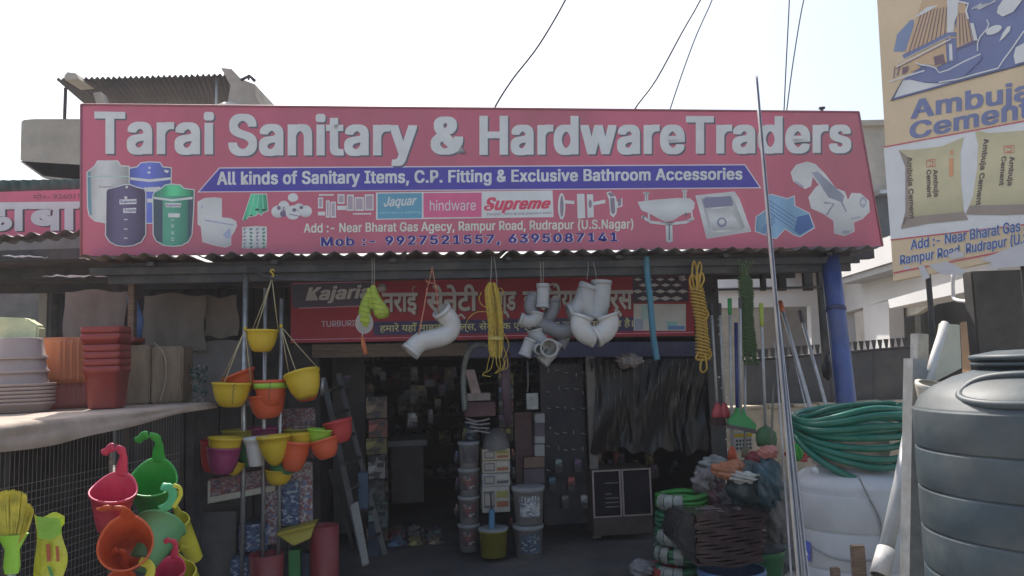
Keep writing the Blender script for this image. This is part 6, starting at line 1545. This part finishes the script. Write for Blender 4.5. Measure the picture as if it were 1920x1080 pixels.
B().tube([pt(950, 660, .6), pt(948, 720, .58), pt(952, 795, .6)], [.035, .045, .03], 12, flat=.5).obj('purple_bundle', M('bundle_purple', (.10, .055, .085), rough=.5, var=.3, bump=.4), label='dim purple bundle hanging right of the arched hose', cat='bundle')
pbox('switch_box', 988, 738, 1010, 768, .55, .05, M('switch_pale', (.32, .34, .34), rough=.4, var=.25, scale=14), label='pale fitting packet hanging by a cord below the pipe elbows', cat='packet')
t = T('fitting_board', 'dark blue display board of small bright taps behind the pipe elbows', 'display board', pt(1060, 900, 1.15))
a = pt(1022, 985, 1.15); m_ = mpp(a); B().box(a, U * 84 * m_, N * .03, Z * 300 * m_).obj('board', M('board_navy', (.014, .014, .026), rough=.6), t)
for i in range(26):
    q = pt(1030 + (i % 5) * 16 + random.uniform(-3, 3), 700 + (i // 5) * 36 + random.uniform(-8, 8), 1.12)
    if i % 3 == 0: B().tube([q, q + Z * random.uniform(.03, .06)], .006, 6).obj('tap', m_sil, t)
    else: B().tube([q + U * .02, q - N * .01, q - U * .015 + Z * .004, q - U * .02 + Z * .015], .005, 6).obj('tap', m_sil, t)

# ================================================================== DIM INTERIOR
ORD = 'zero one two three four five six seven eight nine ten eleven twelve thirteen fourteen fifteen sixteen seventeen eighteen nineteen twenty twentyone twentytwo twentythree twentyfour twentyfive twentysix twentyseven twentyeight'.split()
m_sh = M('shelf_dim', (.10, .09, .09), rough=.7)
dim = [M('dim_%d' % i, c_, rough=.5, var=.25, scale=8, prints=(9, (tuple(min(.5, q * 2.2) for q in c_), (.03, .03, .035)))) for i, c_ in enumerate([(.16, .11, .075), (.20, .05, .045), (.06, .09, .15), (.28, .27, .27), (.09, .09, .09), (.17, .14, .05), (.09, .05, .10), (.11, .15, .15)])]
def shelf_unit(u0, d0, wlen, along, hts, label, grp, depth_=.35):
    base = fl(u0, d0, .11); t = T('shelf_unit', label, 'shelf', base)
    perp = Vector((-along.y, along.x, 0))
    for k in (0, wlen - .04): B().box(base + along * k, along * .04, perp * depth_, Z * 2.2).obj('upright', m_sh, t)
    for bi, h in enumerate(hts):
        B().box(base + along * .042 + Z * h, along * (wlen - .088), perp * depth_, Z * .025).obj('board', m_sh, t)
        x = .06; cnt = 0
        while x < wlen - .2:
            w2 = random.uniform(.10, .26); hh = random.uniform(.12, .34); mi = random.randrange(8); cnt += 1
            mt = dim[mi]; q = base + along * x + perp * random.uniform(.0, .08) + Z * (h + .026)
            cn = ('tan', 'dull red', 'dark blue', 'pale', 'grey', 'mustard', 'purple', 'bluish')[mi]
            isb = random.random() < .6
            lb = 'dim %s %s, number %s along the %s board, %s' % (cn, 'carton' if isb else 'tin', ORD[cnt], ('lowest', 'second', 'third', 'fourth', 'highest')[bi], grp)
            if isb: B().box(q, along * w2, perp * .2, Z * hh).obj('dim_box', mt, label=lb, cat='carton', group='goods on ' + grp, bevel=.004)
            else: B().lathe([(w2 * .4, 0), (w2 * .42, hh * .8), (w2 * .2, hh * .92), (w2 * .2, hh), (.001, hh)], q + along * w2 * .5 + perp * .1, n=14).obj('dim_tin', mt, label=lb, cat='tin', group='goods on ' + grp)
            x += w2 + random.uniform(.01, .06)
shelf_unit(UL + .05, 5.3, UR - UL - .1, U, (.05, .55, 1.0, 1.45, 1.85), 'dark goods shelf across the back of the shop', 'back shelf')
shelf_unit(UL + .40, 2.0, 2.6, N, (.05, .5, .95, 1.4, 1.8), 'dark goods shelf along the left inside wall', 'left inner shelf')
pbox('counter', 735, 838, 795, 945, 2.6, .6, M('counter_dim', (.10, .085, .08), rough=.7), label='dim counter with a pale top deep inside the shop', cat='counter')
pbox('counter_top', 727, 828, 800, 838, 2.55, .7, m_rack, label='pale top of the dim inner counter', cat='slab')  # top of the inner counter, built as its own box
pbox('inner_pillar', 700, 750, 728, 980, 2.2, .2, dim[0], label='dim stack of tan packs left of the inner counter', cat='stack')

for i in range(16):
    x0 = 936 + (i % 2) * 14 if i < 10 else 1030 + (i - 10) * 12; y0 = 700 + (i // 2) * 26 if i < 10 else 930 - (i % 3) * 34; mi = (i * 5) % 8
    pbox('small_carton', x0, y0, x0 + 13, y0 + 24, .9 if i < 10 else 1.06, .12 if i < 10 else .08, dim[mi], label='small %s carton %s the central display, number %s' % (('tan', 'red', 'blue', 'pale', 'grey', 'mustard', 'purple', 'bluish')[mi], 'packed beside the purple bundle in' if i < 10 else 'hung on the board right of', ORD[i + 1]), cat='carton', group='small cartons of the central display')
# goods hung and stacked just inside the opening
for k in range(44):
    left = k < 30
    x = random.uniform(620, 850) if left else random.uniform(1112, 1335); y = random.uniform(684, 790) if left else random.uniform(838, 880); mi = random.randrange(8); dd = random.uniform(1.6, 2.6)
    w2, h2 = random.uniform(8, 18), random.uniform(12, 30)
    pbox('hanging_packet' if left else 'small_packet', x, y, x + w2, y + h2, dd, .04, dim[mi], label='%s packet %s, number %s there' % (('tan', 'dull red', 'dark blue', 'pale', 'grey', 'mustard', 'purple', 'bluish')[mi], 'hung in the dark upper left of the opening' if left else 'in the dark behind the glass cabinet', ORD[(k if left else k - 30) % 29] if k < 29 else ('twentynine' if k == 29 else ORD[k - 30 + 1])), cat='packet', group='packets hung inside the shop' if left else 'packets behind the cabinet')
for i, (y0, h_, mi, lb) in enumerate(((745, 40, 0, 'tan'), (787, 34, 1, 'red'), (823, 30, 5, 'mustard'), (855, 44, 3, 'pale'), (901, 40, 4, 'grey'), (943, 48, 7, 'bluish'), (993, 40, 0, 'brown'))):
    pbox('stacked_pack', 688 + random.uniform(-4, 4), y0, 724 + random.uniform(-3, 3), y0 + h_, 1.5, .2, dim[mi], label=lb + ' pack in the tall dim stack right of the ladder, ' + ('first', 'second', 'third', 'fourth', 'fifth', 'sixth', 'seventh')[i] + ' from top', cat='pack', group='tall dim stack of packs')
for i in range(9):
    x = 748 + (i % 3) * 34; y = 960 + (i // 3) * 28
    if y < 1010: pass
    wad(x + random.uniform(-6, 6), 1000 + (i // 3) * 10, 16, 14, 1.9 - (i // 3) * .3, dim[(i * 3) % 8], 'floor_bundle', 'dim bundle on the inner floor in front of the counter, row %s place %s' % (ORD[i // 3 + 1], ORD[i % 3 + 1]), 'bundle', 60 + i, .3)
for i, (x, y, mt) in enumerate(((893, 815, 3), (912, 806, 4), (951, 848, 6), (955, 870, 2), (962, 846, 1), (872, 808, 5), (963, 880, 4), (956, 900, 0), (857, 850, 2), (858, 900, 6), (857, 950, 0), (957, 930, 7), (959, 975, 1))):
    c = pt(x, y + 18, .8); m_ = mpp(c); hh = 22 * m_
    B().lathe([(.001, 0), (5 * m_, 0), (5.5 * m_, hh * .6), (2.4 * m_, hh * .8), (2.6 * m_, hh), (.001, hh)], c, n=14).obj('bottle', dim[mt], label='small %s bottle tucked in the centre display, number %s' % (('tan', 'red', 'blue', 'pale', 'grey', 'mustard', 'purple', 'bluish')[mt], ORD[i + 1]), cat='bottle', group='small bottles of the centre display')

# ================================================================== LOWER LEFT FRONT
m_cab = M('grey_cabinet', (.105, .10, .10), rough=.6, var=.15)
pbox('cabinet', 366, 965, 440, 1090, .1, .4, m_cab, label='dull grey cabinet standing right of the hooked planters', cat='cabinet')
pr1 = M('print_mottled', (.19, .15, .17), rough=.45, prints=(26, ((.30, .24, .24), (.05, .03, .06), (.20, .06, .07))), var=.5, scale=14, dust=.05)
pr2 = M('print_blue_mottled', (.07, .12, .22), rough=.4, prints=(26, ((.30, .34, .40), (.03, .05, .14))), var=.5, scale=14, dust=.05)
pr3 = M('print_pale_mottled', (.30, .27, .30), rough=.4, prints=(26, ((.12, .14, .26), (.42, .40, .40), (.22, .08, .09))), var=.5, scale=14, dust=.05)
t = T('tray_carton', 'carton of goods with a pale front strip, below the lower row of pots', 'carton', pt(450, 944, -.05))
a = pt(390, 944, -.05); m_ = mpp(a); uu = (U + Z * .13 + N * .1).normalized()
B().box(a, uu * 124 * m_, N * .3, Z * 44 * m_).obj('box', pr1, t, bevel=.004)
B().box(a - N * .01, uu * 122 * m_, N * .008, Z * 11 * m_).obj('front_strip', M('strip_pale', (.46, .44, .36), rough=.6), t)
B().box(a - N * .01 + Z * 11 * m_, uu * 4 * m_, N * .008, Z * 30 * m_).obj('corner_strip', MATS['strip_pale'], t)
pbox('poster', 490, 872, 584, 988, .05, .03, pr3, label='mottled printed panel hanging under the lower row of pots', cat='poster')
pbox('poster', 528, 905, 560, 986, .02, .02, pr2, label='bluish printed strip on the mottled panel', cat='poster')
pbox('poster', 524, 768, 590, 862, .18, .02, pr1, label='glossy printed sheet behind the lower row of pots', cat='poster')
pbox('printed_carton', 447, 986, 500, 1036, .0, .25, pr2, label='upper blue printed carton right of the grey cabinet', cat='carton')
pbox('printed_carton', 432, 1048, 466, 1090, -.05, .25, pr2, label='lower blue printed carton right of the grey cabinet', cat='carton')
pbox('printed_carton', 498, 988, 520, 1022, .02, .2, pr3, label='pale printed carton between the blue one and the yellow tray', cat='carton')
t = T('yellow_tray', 'shallow yellow tray tilted towards the street under the printed panel', 'tray', pt(555, 1022, -.05))
B().slab([pt(518, 1003, -.1), pt(590, 985, -.1), pt(582, 1010, -.12), pt(550, 1024, -.12)], N * .12).obj('tray', M('tray_yellow', (.42, .35, .03), rough=.45, var=.1), t, bevel=.008)
B().slab([pt(519, 1000, -.14), pt(592, 981, -.14), pt(590, 987, -.14), pt(520, 1005, -.14)], N * .2).obj('rim', PC['mustard'], t, bevel=.004)
c = pt(500, 1095, -.1); m_ = mpp(c); B().lathe([(30 * m_, 0), (32 * m_, 56 * m_), (30 * m_, 56 * m_), (26 * m_, 10 * m_)], c, n=32).obj('red_drum', M('drum_red', (.24, .03, .035), rough=.45, var=.1), label='squat dark red drum left of the green strip', cat='drum')
c = pt(609, 1095, -.0); m_ = mpp(c); B().lathe([(26 * m_, 0), (27 * m_, 108 * m_), (25 * m_, 108 * m_), (24 * m_, 20 * m_)], c, n=32).obj('red_drum', MATS['drum_red'], label='tall dark red cylinder beside the ladder foot', cat='drum')
pbox('green_tub', 541, 1034, 562, 1095, -.05, .15, M('strip_green', (.03, .20, .05), rough=.5), label='narrow green box between the two dark red drums', cat='box')
pbox('blue_crate', 562, 1040, 582, 1095, .05, .15, M('crate_navy', (.04, .05, .09), rough=.5), label='navy box behind the green one', cat='box')
# aluminium step ladder
t = T('step_ladder', 'old aluminium step ladder leaning at the left of the opening', 'ladder', pt(690, 1050, .3))
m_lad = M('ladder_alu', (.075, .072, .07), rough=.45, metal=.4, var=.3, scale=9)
def rail(p0, p1, w_, th=.02, nm='rail'):
    dr = (p1 - p0); s1 = (U - dr.normalized() * U.dot(dr.normalized())).normalized()
    B().box(p0 - s1 * w_ / 2, s1 * w_, N * th, dr).obj(nm, m_lad, t)
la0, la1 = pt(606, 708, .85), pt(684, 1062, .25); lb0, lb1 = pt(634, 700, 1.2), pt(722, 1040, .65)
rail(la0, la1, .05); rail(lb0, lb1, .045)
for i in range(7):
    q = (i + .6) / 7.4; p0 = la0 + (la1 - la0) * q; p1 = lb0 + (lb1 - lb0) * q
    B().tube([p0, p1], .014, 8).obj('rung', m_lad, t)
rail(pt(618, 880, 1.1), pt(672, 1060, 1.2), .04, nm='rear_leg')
B().slab([pt(657, 948, .2), pt(671, 940, .2), pt(692, 1056, .1), pt(680, 1060, .1)], N * .03).obj('grey_plank', M('plank_grey', (.24, .24, .235), rough=.6), label='pale grey plank leaning on the ladder foot', cat='plank')
pbox('blue_pack', 672, 888, 690, 955, .7, .12, M('pack_blue', (.045, .09, .16), rough=.5), label='upper blue pack right of the ladder', cat='pack')
pbox('blue_pack', 690, 985, 712, 1055, .9, .12, M('pack_blue2', (.05, .08, .13), rough=.5), label='lower blue pack on the floor right of the ladder', cat='pack')
B().tube([pt(606, 708, .4), pt(603, 742, .4)], .016, 8).obj('silver_end', m_sil, label='short bright pipe end at the top of the ladder', cat='pipe')

# ================================================================== THIN HAZE ADDED FOR THE MILKY VEIL OF GLARE
hm = bpy.data.materials.new('glare_haze'); hm.use_nodes = True
hn_ = hm.node_tree; hn_.nodes.remove(hn_.nodes['Principled BSDF'])
pv = hn_.nodes.new('ShaderNodeVolumePrincipled'); pv.inputs['Color'].default_value = (.93, .93, 1, 1); pv.inputs['Density'].default_value = 0.0018
pv.inputs['Anisotropy'].default_value = 0.3
hn_.links.new(pv.outputs[0], hn_.nodes['Material Output'].inputs['Volume'])
B().box((-152, -152, -1), Vector((304, 0, 0)), Vector((0, 304, 0)), Vector((0, 0, 9.4))).obj('haze', hm, kind='stuff', loc=(0, 0, 0))
